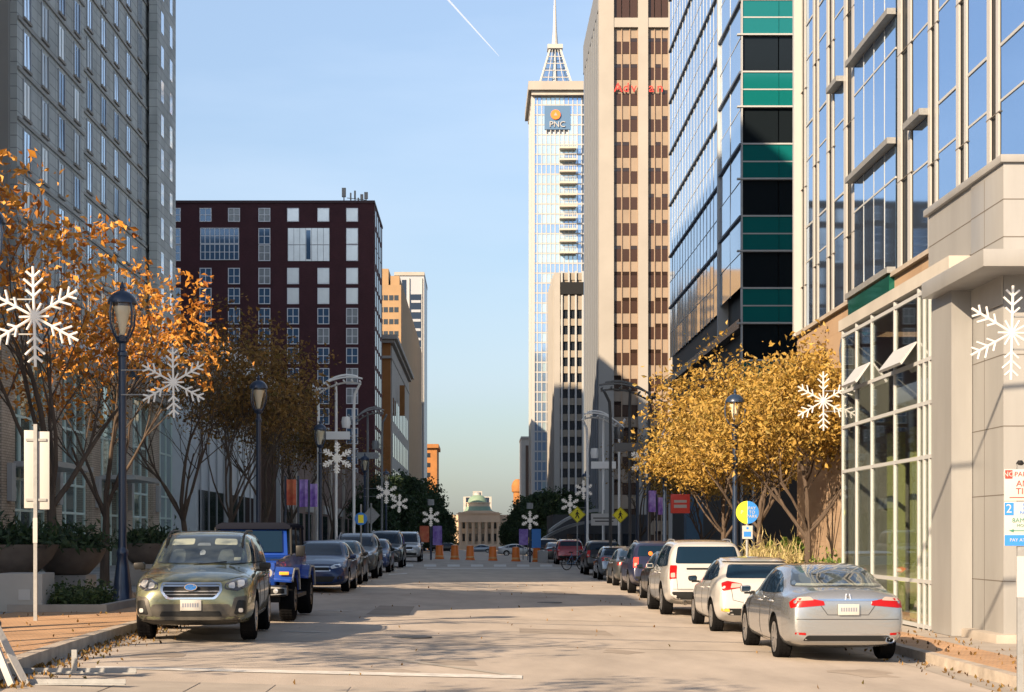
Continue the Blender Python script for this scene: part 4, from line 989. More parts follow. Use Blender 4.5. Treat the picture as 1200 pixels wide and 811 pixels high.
def flake(x, y, z, label, px, far=False, s=1., rz=0):
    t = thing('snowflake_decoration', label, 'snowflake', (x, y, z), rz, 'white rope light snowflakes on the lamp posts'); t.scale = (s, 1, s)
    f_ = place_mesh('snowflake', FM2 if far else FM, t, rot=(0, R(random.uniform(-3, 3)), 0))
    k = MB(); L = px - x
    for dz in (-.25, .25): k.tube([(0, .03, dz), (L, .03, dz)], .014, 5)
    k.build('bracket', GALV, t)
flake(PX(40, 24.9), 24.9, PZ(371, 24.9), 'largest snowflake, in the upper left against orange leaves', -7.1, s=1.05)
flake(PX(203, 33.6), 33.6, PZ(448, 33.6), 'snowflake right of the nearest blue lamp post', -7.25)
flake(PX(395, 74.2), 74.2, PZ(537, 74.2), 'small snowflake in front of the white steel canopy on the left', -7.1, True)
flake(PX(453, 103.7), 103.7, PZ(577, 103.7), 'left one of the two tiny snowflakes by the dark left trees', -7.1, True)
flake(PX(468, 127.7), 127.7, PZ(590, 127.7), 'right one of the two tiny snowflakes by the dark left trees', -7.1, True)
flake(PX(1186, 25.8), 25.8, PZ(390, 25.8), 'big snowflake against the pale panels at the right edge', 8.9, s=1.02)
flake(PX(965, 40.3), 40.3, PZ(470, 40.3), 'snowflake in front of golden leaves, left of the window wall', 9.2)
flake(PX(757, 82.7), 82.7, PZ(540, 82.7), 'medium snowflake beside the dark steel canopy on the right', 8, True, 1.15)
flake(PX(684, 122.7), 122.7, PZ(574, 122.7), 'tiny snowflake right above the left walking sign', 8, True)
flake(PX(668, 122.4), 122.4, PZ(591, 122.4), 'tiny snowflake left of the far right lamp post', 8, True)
# snowflake posts with banners at the far crossing
def flake_post(u, d, label, c1, c2):
    x = PX(u, d); t = thing('banner_post', label, 'post', (x, d, gz(x, d)))
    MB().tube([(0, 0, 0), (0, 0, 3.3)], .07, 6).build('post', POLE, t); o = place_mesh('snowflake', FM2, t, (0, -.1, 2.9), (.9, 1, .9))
    MB().box(-.75, -.12, -.03, .03, 1.2, 2.3).build('banner', c1, t); MB().box(.12, .75, -.03, .03, 1.0, 2.3).build('banner', c2, t)
    MB().lathe([(.22, 3.7), (.22, 4.1)], 8).build('light', WHITE, t)
flake_post(505, 112, 'short banner post with snowflake by the far left barrels', REDC, PURP); flake_post(621, 114, 'short banner post with snowflake by the far right barrels', PURP, BLUES)

# curved steel canopies on three poles
def steel_canopy(label, x, y, h, m, w=2.0, flip=1, rz=0):
    t = thing('steel_canopy', label, 'canopy light', (x, y, sz(x, y)), rz)
    for px_ in (-.9, 0, .9): 
        k = MB().tube([(px_*flip, 0, 0), (px_*flip, 0, h-1.4), (px_*flip*1.05, -.05, h-.7), (px_*flip*1.35, -.25, h-.2)], [.075, .07, .07, .06], 8); k.build('pole', m, t)
    for q, (dy, dz, ww) in enumerate(((-.35, 0, 1.), (.25, -.22, .92), (-.05, .14, .8))):
        vs = []; n = 14
        for i in range(n+1):
            s_ = -1 + 2*i/n; xx = s_*w*ww*flip; zz = h + dz + .42*(s_*.9) - .35*s_*s_
            for oy, oz in ((-.14, 0), (.14, 0), (.14, .07), (-.14, .07)): vs.append((xx, dy+oy, zz+oz))
        k = MB().add(vs, [(4*i+a, 4*i+(a+1)%4, 4*i+4+(a+1)%4, 4*i+4+a) for i in range(n) for a in range(4)] + [(0,1,2,3), (4*n, 4*n+3, 4*n+2, 4*n+1)]); k.build('curved_blade', m, t)
    k = MB()
    for i in range(7): s_ = -.9+.3*i; zz = h+.42*s_*.9-.35*s_*s_; k.box(s_*w*flip-.03, s_*w*flip+.03, -.5, .4, zz-.16, zz-.08)
    k.build('cross_rib', m, t)
    MB().box(-.7, .7, -.2, .0, h-3.0, h-2.6).build('speaker_bar', m, t); MB().lathe([(.2, -.3), (.24, 0), (.2, .25)], 10, (.5*flip, 0, h-2.1)).build('flood_light', m, t)
steel_canopy('tall white steel canopy on three poles, nearer one on the left', PX(394, 84), 84, 9.3, mat('sunlit_white_steel', (.80, .80, .80), .4), 1.35, 1)  # raised white stands in for sunlight on the canopies
steel_canopy('smaller grey steel canopy behind the white one on the left', PX(431, 105), 105, 9.3, GALV, 1.05, 1)
steel_canopy('pale steel canopy on three poles, farther one on the right', PX(707, 94), 94, 8.6, bpy.data.materials['sunlit_white_steel'], 1.15, -1)
steel_canopy('dark steel canopy on three poles, nearer one on the right', PX(738, 77), 77, 8.7, mat('shaded_steel', (.07, .075, .085), .4, .5), 1.45, -1)  # shade on this canopy is put into the dark steel colour

# ------------------------------------------------------------ signs
def diamond(label, u, v, d, half, zbot=None):
    x, z = PX(u, d), PZ(v, d); g = sz(x, d); t = thing('walking_sign', label, 'sign', (x, d, g)); h = z - g
    MB().box(-.035, .035, -.02, .02, 0, h+half*.6).build('post', GALV, t)
    MB().prism([(0, h-half), (half, h), (0, h+half), (-half, h)], -.045, -.03).build('board', YEL, t)
    e = half*.93; b = MB()
    for a, c in (((0, -e), (e, 0)), ((e, 0), (0, e)), ((0, e), (-e, 0)), ((-e, 0), (0, -e))): b.tube([(a[0], -.048, h+a[1]), (c[0], -.048, h+c[1])], half*.025, 4)
    b.build('border', BLK, t)
    k = MB(); s = half*.95; y = -.052
    k.lathe([(.001, y-.004), (.085*s, y-.004), (.085*s, y), (.001, y)], 10, (0, 0, h+.46*s), 'y', caps=False)
    for pts, w in (([(0, .34), (-.02, .02)], .10), ([(-.02, .02), (.14, -.22), (.20, -.48)], .06), ([(-.02, .02), (-.12, -.22), (-.24, -.44)], .06), ([(0, .3), (.17, .12), (.24, .02)], .045), ([(0, .3), (-.14, .14), (-.22, 0)], .045)):
        k.tube([(a*s, y, h+c*s) for a, c in pts], w*s, 6)
    k.build('walking_figure', BLK, t)
diamond('yellow diamond walking sign, left one of the two on the right pavement', 676.5, 603, 98, .50)
diamond('yellow diamond walking sign, right one of the two on the right pavement', 727, 603.5, 84, .42)
diamond('tiny far yellow walking sign by the barrels, left of a pair', 613, 631, 116, .26); diamond('tiny far yellow walking sign by the barrels, right of a pair', 618.5, 633, 115, .26)
t = thing('traffic_sign', 'white rectangular sign between the two yellow walking signs', 'sign', (PX(708, 90), 90, sz(7, 90)))
MB().tube([(0, 0, 0), (0, 0, 3.2)], .04, 6).build('post', GALV, t); MB().box(-.72, .72, -.05, -.03, 2.35, 3.0).build('board', WSH, t); MB().box(-.6, .6, -.053, -.051, 2.72, 2.78).box(-.5, .5, -.053, -.051, 2.55, 2.61).build('lettering', BLK, t)
t = thing('traffic_sign', 'back of a grey diamond sign by the far left parked cars', 'sign', (PX(435, 80), 80, sz(-7, 80)))
MB().tube([(0, 0, 0), (0, 0, 3)], .04, 6).build('post', GALV, t); MB().prism([(0, 1.95), (.42, 2.4), (0, 2.85), (-.42, 2.4)], .03, .05).build('board', GALV, t)
t = thing('traffic_sign', 'small round blue and yellow sign on post above the parked dark cars, left', 'sign', (PX(423, 62), 62, sz(-7, 62)))
MB().tube([(0, 0, 0), (0, 0, 2.6)], .035, 6).build('post', GALV, t); MB().lathe([(.001, -.05), (.24, -.05), (.24, -.03), (.001, -.03)], 16, (0, 0, 2.05), 'y', caps=False).build('disc', BLUES, t); MB().box(-.1, .1, -.06, -.052, 1.9, 2.2).build('symbol', YEL, t)
# pay to park sign
d = 45.; t = thing('parking_sign', 'round half yellow half blue pay to park sign on a slim post, right pavement', 'sign', (PX(875.5, d), d, sz(7, d)))
zc = PZ(600.5, d) - t.location.z
MB().tube([(0, 0, 0), (0, 0, zc+.2)], .04, 8).build('post', GALV, t)
def halfdisc(a0, a1, y0, y1, r=.31):
    poly = [(r*math.cos(R(a)), zc+r*math.sin(R(a))) for a in range(a0, a1+1, 10)]; return MB().prism(poly, y0, y1)
halfdisc(-90, 90, -.06, -.045).build('blue_half', BLUES, t); halfdisc(90, 270, -.06, -.045).build('yellow_half', mat('lime_sheeting', (.62, .68, .04), .4), t)
for i, s_ in enumerate(('PAY', 'TO', 'PARK')): text(s_, .12, WSH, 'lettering', t, (.125, -.064, zc+.11-i*.11), (R(90), 0, 0), .002)
text('P', .14, WSH, 'lettering', t, (-.15, -.064, zc), (R(90), 0, 0), .002)
MB().box(-.14, .14, -.06, -.045, zc-.72, zc-.36).build('board', WSH, t); MB().box(-.1, .1, -.064, -.061, zc-.66, zc-.52).box(-.03, .03, -.064, -.061, zc-.46, zc-.4).build('symbol', BLUES, t)
MB().box(-.12, .12, -.1, .1, .75, 1.15).build('meter_head', GALV, t, bevel=.03)
# no parking sign, right foreground
d = 16.2; t = thing('parking_sign', 'red and blue no parking any time sign at the right edge', 'sign', (PX(1195.5, d), d, sz(5.2, d)-.15), R(-6))
t.location.z = gz(5.2, d)
W_ = .20; zz = lambda v: PZ(v, d) - t.location.z
x0s = PX(1176.5, d) - t.location.x; xc = x0s + W_
MB().box(-.03, .03, -.02, .02, -.1, zz(543)).build('post', GALV, t)
MB().box(-.035, .035, -.024, .024, zz(700), zz(652)).build('worn_sleeve', WSH, t)
MB().lathe([(.03, zz(545)), (.04, zz(543)), (.02, zz(539.5))], 8).build('bolt_cap', BLK, t)
MB().box(x0s, x0s+2*W_, -.032, -.024, zz(587), zz(550)).build('upper_board', WSH, t, bevel=.003)
MB().box(x0s, x0s+2*W_, -.032, -.024, zz(640), zz(588)).build('lower_board', WSH, t, bevel=.003)
MB().box(x0s+.008, x0s+.078, -.035, -.033, zz(561), zz(551)).build('red_block', REDS, t)
text('NO', .068, WSH, 'lettering', t, (x0s+.043, -.037, zz(556)), (R(90), 0, 0), .001); text('PARKING', .066, REDS, 'lettering', t, (x0s+.235, -.035, zz(556)), (R(90), 0, 0), .001)
text('ANY', .085, REDS, 'lettering', t, (xc, -.035, zz(567)), (R(90), 0, 0), .001); text('TIME', .085, REDS, 'lettering', t, (xc, -.035, zz(576)), (R(90), 0, 0), .001)
MB().box(x0s+.05, x0s+.33, -.035, -.033, zz(583.6), zz(582.6)).prism([(x0s+.37, zz(583.1)), (x0s+.32, zz(581)), (x0s+.32, zz(585.2))], -.035, -.033).build('arrow', REDS, t)
MB().box(x0s+.004, x0s+.09, -.035, -.033, zz(604), zz(589)).box(x0s+.004, x0s+2*W_-.004, -.035, -.033, zz(639.5), zz(627)).build('blue_field', BLUES, t)
text('2', .12, WSH, 'lettering', t, (x0s+.045, -.037, zz(596.5)), (R(90), 0, 0), .001)
for i, s_ in enumerate(('HOUR', 'METER', 'PARKING')): text(s_, .045, BLUES, 'lettering', t, (x0s+.24, -.035, zz(591.5+i*4.8)), (R(90), 0, 0), .001)
text('8AM-6PM', .062, mat('green_ink', (.05, .20, .14), .5), 'lettering', t, (xc, -.035, zz(610)), (R(90), 0, 0), .001); text('MON-FRI', .04, bpy.data.materials['green_ink'], 'lettering', t, (xc, -.035, zz(616)), (R(90), 0, 0), .001)
MB().box(x0s+.08, x0s+.35, -.035, -.033, zz(622.4), zz(621.4)).prism([(x0s+.04, zz(621.9)), (x0s+.09, zz(620)), (x0s+.09, zz(624))], -.035, -.033).build('arrow', bpy.data.materials['green_ink'], t)
text('PAY AT METER', .045, WSH, 'lettering', t, (xc, -.037, zz(633)), (R(90), 0, 0), .001)
# street banners
def banner(label, u0, u1, v0, v1, d, m, px=None):
    x0, x1 = PX(u0, d), PX(u1, d); xp = px if px is not None else x0-.05; g = sz(x0, d); t = thing('street_banner', label, 'banner', (xp, d, g))
    MB().tube([(0, 0, 0), (0, 0, PZ(v0, d)-g+.15)], .045, 6).build('post', POLE, t)
    k = MB(); n = 6; za, zb = PZ(v1, d)-g, PZ(v0, d)-g; vs = []
    for i in range(n+1):
        xx = x0 + (x1-x0)*i/n - xp; yy = .05*math.sin(i*1.1)
        for y2, z in ((yy-.012, za), (yy-.012, zb), (yy+.012, zb), (yy+.012, za)): vs.append((xx, y2, z))
    k.add(vs, [(4*i+a, 4*i+(a+1)%4, 4*i+4+(a+1)%4, 4*i+4+a) for i in range(n) for a in range(4)]); k.build('cloth', m, t)
banner('red banner left of the purple ones, under the brown trees', 336, 347, 562, 592, 68, REDC); banner('wide purple banner under the brown trees', 351, 361, 562, 594, 67, PURP); banner('narrow purple banner right of the wide one, left pavement', 363.5, 372, 567, 594, 67, PURP)
banner('purple banner behind the snowflake, right pavement', 760, 769, 575, 600, 76, PURP); banner('dark purple banner right of its twin, right pavement', 771, 778, 583, 603, 75, PURP)
t = thing('shop_sign', 'red shop sign hanging above the blue column on the right', 'sign', (PX(797, 78), 78, PZ(604, 78))); MB().box(-.45, .45, -.1, .1, .1, 1.0).build('board', REDS, t, bevel=.02); MB().box(-.3, .3, -.105, -.101, .35, .5).box(-.3, .3, -.105, -.101, .6, .72).build('lettering', WSH, t)
MB().tube([(0, 0, 1), (0, 0, 1.3), (.3, 12, 1.4)], .03, 5).build('hanger', POLE, t)
# barrels
BR = None
for i, u in enumerate((515, 533, 551, 577.5, 604.5, 629)):
    d = 117; x = PX(u, d); lb = ['leftmost orange barrel of the row across the street', 'second orange barrel from the left across the street', 'third orange barrel from the left across the street', 'fourth orange barrel, right of the street centre', 'orange barrel just left of the tiny walking signs', 'rightmost orange barrel of the row across the street'][i]
    if BR is None:
        BR = thing('traffic_barrel', lb, 'barrel', group='orange barrels across the street')
        MB().lathe([(.36, 0), (.36, .08), (.31, .1), (.31, .35), (.295, .37), (.295, .62), (.28, .64), (.28, .88), (.265, .9), (.265, 1.05), (.05, 1.08)], 16).build('body', ORA, BR)
        MB().lathe([(.312, .15), (.314, .16), (.314, .28), (.312, .29)], 16, caps=False).build('reflective_band', mat('amber_band', (.8, .45, .2), .4), BR)
        o = BR
    else: o = copy_tree(BR)
    o['label'] = lb; o.location = (x, d, gz(x, d)); o.scale = (.95, .95, .95)
# concrete block by barrels
MBk = MB().box(-.35, .35, -.3, .3, 0, .85).build('concrete_block', WSH, None, (PX(636, 116), 116, gz(5, 116)), bevel=.03); tag(MBk, 'small white block right of the rightmost orange barrel', 'block')
# bicycle
d = 90.; t = thing('bicycle', 'dark bicycle standing behind the red suv at the right kerb', 'bicycle', (PX(673, d), d, gz(5, d)+.01), R(35))
def wheel(x, nm='wheel'):
    k = MB(); n = 20; pts = [(x+.34*math.cos(2*math.pi*i/n), 0, .36+.34*math.sin(2*math.pi*i/n)) for i in range(n+1)]; k.tube(pts, .028, 6, caps=False); o = k.build(nm, BLACK, t)
    s = MB()
    for i in range(8): s.tube([(x, 0, .36), (x+.33*math.cos(i*math.pi/4), 0, .36+.33*math.sin(i*math.pi/4))], .008, 4)
    s.build('spokes', STEEL, o)
wheel(-.52); wheel(.52)
MB().tube([(-.52, 0, .36), (-.05, 0, .34), (.38, 0, .80), (-.18, 0, .82), (-.52, 0, .36)], .022, 6).tube([(-.05, 0, .34), (-.2, 0, .95)], .02, 6).tube([(.52, 0, .36), (.36, 0, .98)], .022, 6).build('frame', BLUEWIN, t)
MB().box(-.34, -.1, -.06, .06, .95, 1.0).build('saddle', BLACK, t, bevel=.02); MB().tube([(.38, -.28, 1.02), (.36, 0, .98), (.38, .28, 1.02)], .018, 6).build('handlebar', CHROME, t)
# vapour trail, very far and high
p0 = Vector((PX(520, 1500), 1500, PZ(-6, 1500))); p1 = Vector((PX(585, 1800), 1800, PZ(66, 1800)))
VAP = bpy.data.materials.new('vapour'); VAP.use_nodes = True; n_, l_ = VAP.node_tree.nodes, VAP.node_tree.links; n_.clear()
o_ = n_.new('ShaderNodeOutputMaterial'); tl_ = n_.new('ShaderNodeBsdfTranslucent'); tl_.inputs['Color'].default_value = (.95, .95, .97, 1); tp_ = n_.new('ShaderNodeBsdfTransparent'); mx_ = n_.new('ShaderNodeMixShader'); mx_.inputs[0].default_value = .13
l_.new(tp_.outputs[0], mx_.inputs[1]); l_.new(tl_.outputs[0], mx_.inputs[2]); l_.new(mx_.outputs[0], o_.inputs['Surface'])
tag(MB().tube([p0, p0.lerp(p1, .3), p0.lerp(p1, .7), p1], [1.0, .9, .7, .2], 8).build('vapour_trail', VAP), 'thin pale vapour trail slanting across the upper sky', 'vapour trail')

# ------------------------------------------------------------ buildings beside and behind the camera (unseen, shaped to shade the street)
for i, (yy, hz, sag) in enumerate(((16.2, 7.7, .35), (19.3, 8.7, .2))):
    t = thing('overhead_cable', ['overhead cable across the street just above the picture', 'lower sagging overhead cable across the street above the picture', 'farthest overhead cable across the street above the picture'][i], 'cable', (0, yy, 0))
    MB().tube([(-11+22*k/16, .15*k, hz - sag*(1-((k-8)/8)**2)*.4) for k in range(17)], .035, 6).build('cable', BLACK, t)
    for x in (-11, 11): MB().tube([(x, 0 if x < 0 else 2.4, -.2), (x, 0 if x < 0 else 2.4, hz)], .09, 8).build('pole', POLE, t)
for nm, lb, cbx, y0, y1, h in (('shade_block', 'unseen shading block beside the camera on the left, outside the picture', -21., 12., 19.3, 20.3),
                               ('shade_block', 'unseen lower shading link between two blocks on the left, outside the picture', -21., 19.3, 30., 12.),
                               ('shade_block', 'unseen taller shading block behind the shopfront on the left, outside the picture', -24.5, 30., 84., 56.)):
    cb = bld(nm, lb, cbx, y0)
    bx('wall', TOWERST, cb, (-60, cbx, y0, y1, -1, h))
    boxes('window', BLUEWIN, cb, [(cbx-.02, cbx+.03, y0+2+4*i, y0+4+4*i, 3+3.4*j, 5+3.4*j) for i in range(int((y1-y0)/4)) for j in range(int((h-4)/3.4))][:90])
    bx('cornice', PALEC, cb, (-60.2, cbx+.3, y0-.3, y1, h, h+.6))
# ------------------------------------------------------------ cars
def interp(xs, ys, x):
    if x <= xs[0]: return ys[0]
    for i in range(len(xs)-1):
        if x <= xs[i+1]: return ys[i] + (ys[i+1]-ys[i])*(x-xs[i])/(xs[i+1]-xs[i])
    return ys[-1]
def shell(p):
    """one lofted, smoothed and arch-cut body; front is +y"""
    T, BL, WD, ZB = [[list(a) for a in zip(*sorted(p[k]))] for k in ('top', 'belt', 'width', 'bottom')]
    ys = sorted(set([a for a in T[0]] + [a for a in WD[0]] + [a for a in BL[0]] + list(p.get('extra', []))), reverse=True)
    ys = [y for i, y in enumerate(ys) if i == 0 or abs(y-ys[i-1]) > .03]
    rows = []
    for y in ys:
        t = interp(*T, y); w = interp(*WD, y); zs = min(interp(*BL, y), t-.03); zb = interp(*ZB, y); q = min(1, max(0, (t-zs)/.42)); g = p.get('tumble', 1.)
        half = [(0, zb), (.80*w, zb), (.955*w, zb+.10), (1.0*w, zb+(zs-zb)*.38), (.992*w, zb+(zs-zb)*.72), (.965*w, zs-.03), (w*(.90+.01*q), zs+.015),
                (w*(.80+.04*q*g), zs+(t-zs)*.5), (w*(.66+.06*q*g), t-.03-.04*q), (w*(.50+.08*q*g), t-.012), (.28*w, t-.002), (0, t)]
        ring = [(x, y, z) for x, z in half] + [(-x, y, z) for x, z in half[-2:0:-1]]
        rows.append(ring)
    n = len(rows[0]); vs = [v for r in rows for v in r]; fs = [(i*n+k, i*n+(k+1)%n, (i+1)*n+(k+1)%n, (i+1)*n+k) for i in range(len(rows)-1) for k in range(n)]
    m = len(rows)-1; c0, c1 = len(vs), len(vs)+1
    for r in (rows[0], rows[m]): vs.append((0, r[0][1], (r[0][2]+r[n//2][2])/2))
    for k in range(n): fs.append((c0, (k+1)%n, k)); fs.append((c1, m*n+k, m*n+(k+1)%n))
    b = MB().add(vs, fs, True); me = b.mesh('car_body', p['paint']); me.materials.append(BLACKP)
    o = bpy.data.objects.new('tmp', me); COL.objects.link(o)
    s = o.modifiers.new('s', 'SUBSURF'); s.levels = 2; s.render_levels = 2
    k = MB(); r = p['wr']+p.get('gap', .055)
    for y in (p['wf'], p['wb']):
        for sx in (-1, 1): k.lathe([(r, sx*.48*p['W']), (r, sx*(p['W']*.5+.3))] if sx > 0 else [(r, sx*(p['W']*.5+.3)), (r, sx*.48*p['W'])], 32, (0, y, p['wr']), 'x')
    # cutters reach .30 m inboard
    k = MB()
    for y in (p['wf'], p['wb']):
        for sx in (-1, 1):
            a, c = sorted((sx*(p['W']*.5-.30), sx*(p['W']*.5+.3))); k.lathe([(r, a), (r, c)], 32, (0, y, p['wr']), 'x')
    km = k.mesh('cut', BLACKP); ko = bpy.data.objects.new('cut', km); COL.objects.link(ko)
    d = o.modifiers.new('b', 'BOOLEAN'); d.operation = 'DIFFERENCE'; d.object = ko; d.solver = 'EXACT'
    try: d.material_mode = 'TRANSFER'
    except Exception: pass
    bpy.context.view_layer.update(); dg = bpy.context.evaluated_depsgraph_get(); out = bpy.data.meshes.new_from_object(o.evaluated_get(dg))
    for q in (o, ko): bpy.data.objects.remove(q)
    out.polygons.foreach_set('use_smooth', [True]*len(out.polygons))
    try: out.set_sharp_from_angle(angle=R(38))
    except Exception: pass
    full = bmesh.new(); full.from_mesh(out); bvh = BVHTree.FromBMesh(full); full.free()
    return out, bvh
def rounded(poly, r=.03, seg=3):
    out = []; n = len(poly)
    for i in range(n):
        p0, p1, p2 = Vector(poly[i-1]), Vector(poly[i]), Vector(poly[(i+1) % n]); a, b = p0-p1, p2-p1
        q = min(r, a.length*.45, b.length*.45)
        if q < .004: out.append(tuple(p1)); continue
        A, B = p1+a.normalized()*q, p1+b.normalized()*q
        for k in range(seg+1): t = k/seg; out.append(tuple((1-t)**2*A + 2*t*(1-t)*p1 + t*t*B))
    return out
def patch(bvh, poly, ang, off=.006, r=.03, step=.07, depth=.012, mirror=False):
    """a panel cut to `poly` (sideways, height) and laid on the body seen from heading `ang` (0 = from the front, 180 = rear, 90 = its right side)"""
    poly = rounded(poly, r); pts = [Vector(p) for p in poly]; edges = []
    dense = []
    for i in range(len(pts)):
        a, b = pts[i], pts[(i+1) % len(pts)]; m = max(1, int((b-a).length/step))
        dense += [a.lerp(b, k/m) for k in range(m)]
    nb = len(dense); edges = [(i, (i+1) % nb) for i in range(nb)]
    x0, x1 = min(p.x for p in dense), max(p.x for p in dense); y0, y1 = min(p.y for p in dense), max(p.y for p in dense)
    inner = []
    def inside(q):
        c = False
        for i in range(nb):
            a, b = dense[i], dense[(i+1) % nb]
            if (a.y > q.y) != (b.y > q.y) and q.x < (b.x-a.x)*(q.y-a.y)/(b.y-a.y+1e-12)+a.x: c = not c
        return c
    gx_ = x0+step/2
    while gx_ < x1:
        gy = y0+step/2
        while gy < y1:
            q = Vector((gx_, gy))
            if inside(q) and min((q-e).length for e in dense) > step*.45: inner.append(q)
            gy += step
        gx_ += step
    v2, _, f2, *_ = geometry.delaunay_2d_cdt(dense+inner, edges, [], 1, 1e-5)
    dv = Vector((math.sin(R(ang)), math.cos(R(ang)), 0)); rt = Vector((-math.cos(R(ang)), math.sin(R(ang)), 0))
    vs = []; last = None; miss = []
    ref = Vector((0, 0, 0))
    if ang != 90:                                       # sideways coordinate = x on the bumper plane
        hit = bvh.ray_cast(Vector((0, 6 if ang < 90 else -6, .6)), Vector((0, -1 if ang < 90 else 1, 0)))[0]; rt = Vector((1, 0, 0)); ref = Vector((0, hit.y, 0))
    for i, q in enumerate(v2):
        o = ref + rt*q.x + Vector((0, 0, q.y)) + dv*6
        hit, nrm, _, _ = bvh.ray_cast(o, -dv)
        if hit is None: miss.append(i); vs.append(None)
        else:
            if nrm.dot(dv) < 0: nrm = -nrm
            vs.append((hit + (nrm*.5+dv*.5).normalized()*off, nrm))
    good = [v for v in vs if v]
    if not good: return MB()
    for i in miss:
        q = v2[i]; o = ref + rt*q.x + Vector((0, 0, q.y)); side = dv.cross(Vector((0, 0, 1))); j = min(good, key=lambda g: (side.dot(g[0]-o))**2 + (g[0].z-q.y)**2); vs[i] = (o + dv*((j[0]-o).dot(dv)), j[1])
    top = [v[0] for v in vs]; n = len(top); bot = [v[0] - dv*depth for v in vs]
    fs = [tuple(f) for f in f2] + [tuple(i+n for i in reversed(f)) for f in f2]
    cnt = {}
    for f in f2:
        for i in range(len(f)):
            e = tuple(sorted((f[i], f[(i+1) % len(f)]))); cnt[e] = cnt.get(e, 0)+1
    for (a, b), c in cnt.items():
        if c == 1: fs.append((a, b, b+n, a+n))
    k = MB(); k.add(top+bot, fs, True)
    if mirror:
        k.add([(-v.x, v.y, v.z) for v in top+bot], [tuple(reversed(f)) for f in fs], True)
    return k
def mirror_of(k):
    m = MB(); m.add([(-x, y, z) for x, y, z in k.v], [tuple(reversed(f)) for f in k.f], True); return m
def wheelmesh(r, w, rimr, style, rimmat):
    t = MB().lathe([(rimr, -w*.48), (r*.93, -w*.5), (r*.985, -w*.42), (r, -w*.3), (r, w*.3), (r*.985, w*.42), (r*.93, w*.5), (rimr, w*.48), (rimr*.96, w*.2), (rimr*.96, -w*.2), (rimr, -w*.48)], 36, axis='x', caps=False)
    for i in range(36):                                   # tread blocks
        a = 2*math.pi*i/36
        for s_ in (-.28, 0, .28): m = Matrix.Rotation(a, 4, 'X'); t.box(w*s_-w*.10, w*s_+w*.10, -.018, .018, r-.004, r+.004, m)
    tm = t.mesh('tyre', BLACK)
    k = MB().lathe([(rimr*1.0, w*.46), (rimr*1.0, w*.50), (rimr*.93, w*.47), (rimr*.93, w*.30)], 32, axis='x', caps=False)
    k.lathe([(.001, w*.42), (.07, w*.42), (.075, w*.30), (.001, w*.30)], 16, axis='x', caps=False)
    for i in range(style):
        m = Matrix.Rotation(2*math.pi*i/style, 4, 'X')
        for tw in ((-.22, .22) if style == 5 else (0,)):
            mm = m @ Matrix.Rotation(tw, 4, 'X'); k.add([mm @ Vector(q) for q in ((w*.43, -.022, .05), (w*.43, .022, .05), (w*.47, .030, rimr*.96), (w*.47, -.030, rimr*.96), (w*.28, -.022, .05), (w*.28, .022, .05), (w*.30, .03, rimr*.96), (w*.30, -.03, rimr*.96))], [(0,1,2,3),(4,7,6,5),(0,4,5,1),(1,5,6,2),(2,6,7,3),(3,7,4,0)])
    rm = k.mesh('rim', rimmat)
    b = MB().lathe([(.001, w*.12), (rimr*.9, w*.12), (rimr*.9, w*.10), (.001, w*.10)], 24, axis='x', caps=False).mesh('brake', mat('brake_disc', (.10, .10, .10), .5, .5))
    return tm, rm, b
def paint(name, col, metal=.35, rough=.28, coat=None): return mat(name, col, rough, metal if max(col) > .2 else .1, coat=coat or (1. if max(col) > .15 else .45), spec=.5 if max(col) > .15 else .3)
HEADL = mat('headlight_lens', (.62, .64, .66), .08, .5, coat=1.); HEADD = mat('headlight_dark', (.10, .10, .11), .1, .6, coat=1)
TAILR = mat('tail_light_red', (.26, .003, .003), .3, 0, coat=.15, spec=.3, emit=((1, .03, .02), .03)); TAILW = mat('clear_lens', (.40, .33, .30), .2, .2, coat=.5); AMB = mat('amber_lens', (.85, .36, .04), .15, 0, coat=1.)
CARGL = mat('car_window', (.005, .016, .034), .04, 0, spec=.45); RIM = mat('alloy_rim', (.48, .48, .49), .28, .9); RIMD = mat('dark_rim', (.08, .08, .085), .3, .8)
PLATE = mat('number_plate', (.40, .40, .39), .5); RUBL = mat('window_seal', (.012, .012, .013), .6); CABIN = mat('cabin_dark', (.03, .035, .04), .8); SEAT = mat('seat_cloth', (.10, .11, .11), .9); VIS = mat('sun_visor', (.50, .47, .36), .8)
def finish(root, p, bvh, body):
    place_mesh('body', body, root)
    tm, rm, bm_ = wheelmesh(p['wr'], p['tw'], p['rim'], p.get('spokes', 5), p.get('rimmat', RIM))
    for y in (p['wf'], p['wb']):
        for sx in (-1, 1):
            w_ = place_mesh('wheel', tm, root, (sx*(p['W']/2-p['tw']/2-p.get('inset', .02)), y, p['wr']), rot=(0, 0, 0 if sx > 0 else math.pi)); place_mesh('rim', rm, w_); place_mesh('brake_disc', bm_, w_)
    for name, poly, ang, m, kw in p['patches']:
        kw = dict(kw); mir = kw.pop('mirror', False); lab = kw.pop('child', None); k = patch(bvh, poly, ang, **kw)
        if not k.v: continue
        o = k.build(name, m, root)
        if mir: mirror_of(k).build(name, m, root)
    # underbody so light does not pass straight through
    mz = p.get('mir')
    if mz:
        for sx in (-1, 1):
            x = mz[0]; k = MB().prism([(-.085, -.05), (.07, -.06), (.095, -.01), (.085, .05), (-.06, .06), (-.09, .03)], -.04, .05)
            if sx < 0: k.v = [(-q[0], q[1], q[2]) for q in k.v]; k.f = [tuple(reversed(f)) for f in k.f]
            o = k.build('wing_mirror', mz[3], root, (sx*(x+.035), mz[1], mz[2]), bevel=.018)
            MB().box(-.10, .06, -.02, .03, -.085, -.045).build('mirror_arm', BLACKP, o, (-sx*.08, 0, 0))
            MB().box(-.07, .07, -.0435, -.0405, -.038, .042).build('mirror_glass', CARGL, o)
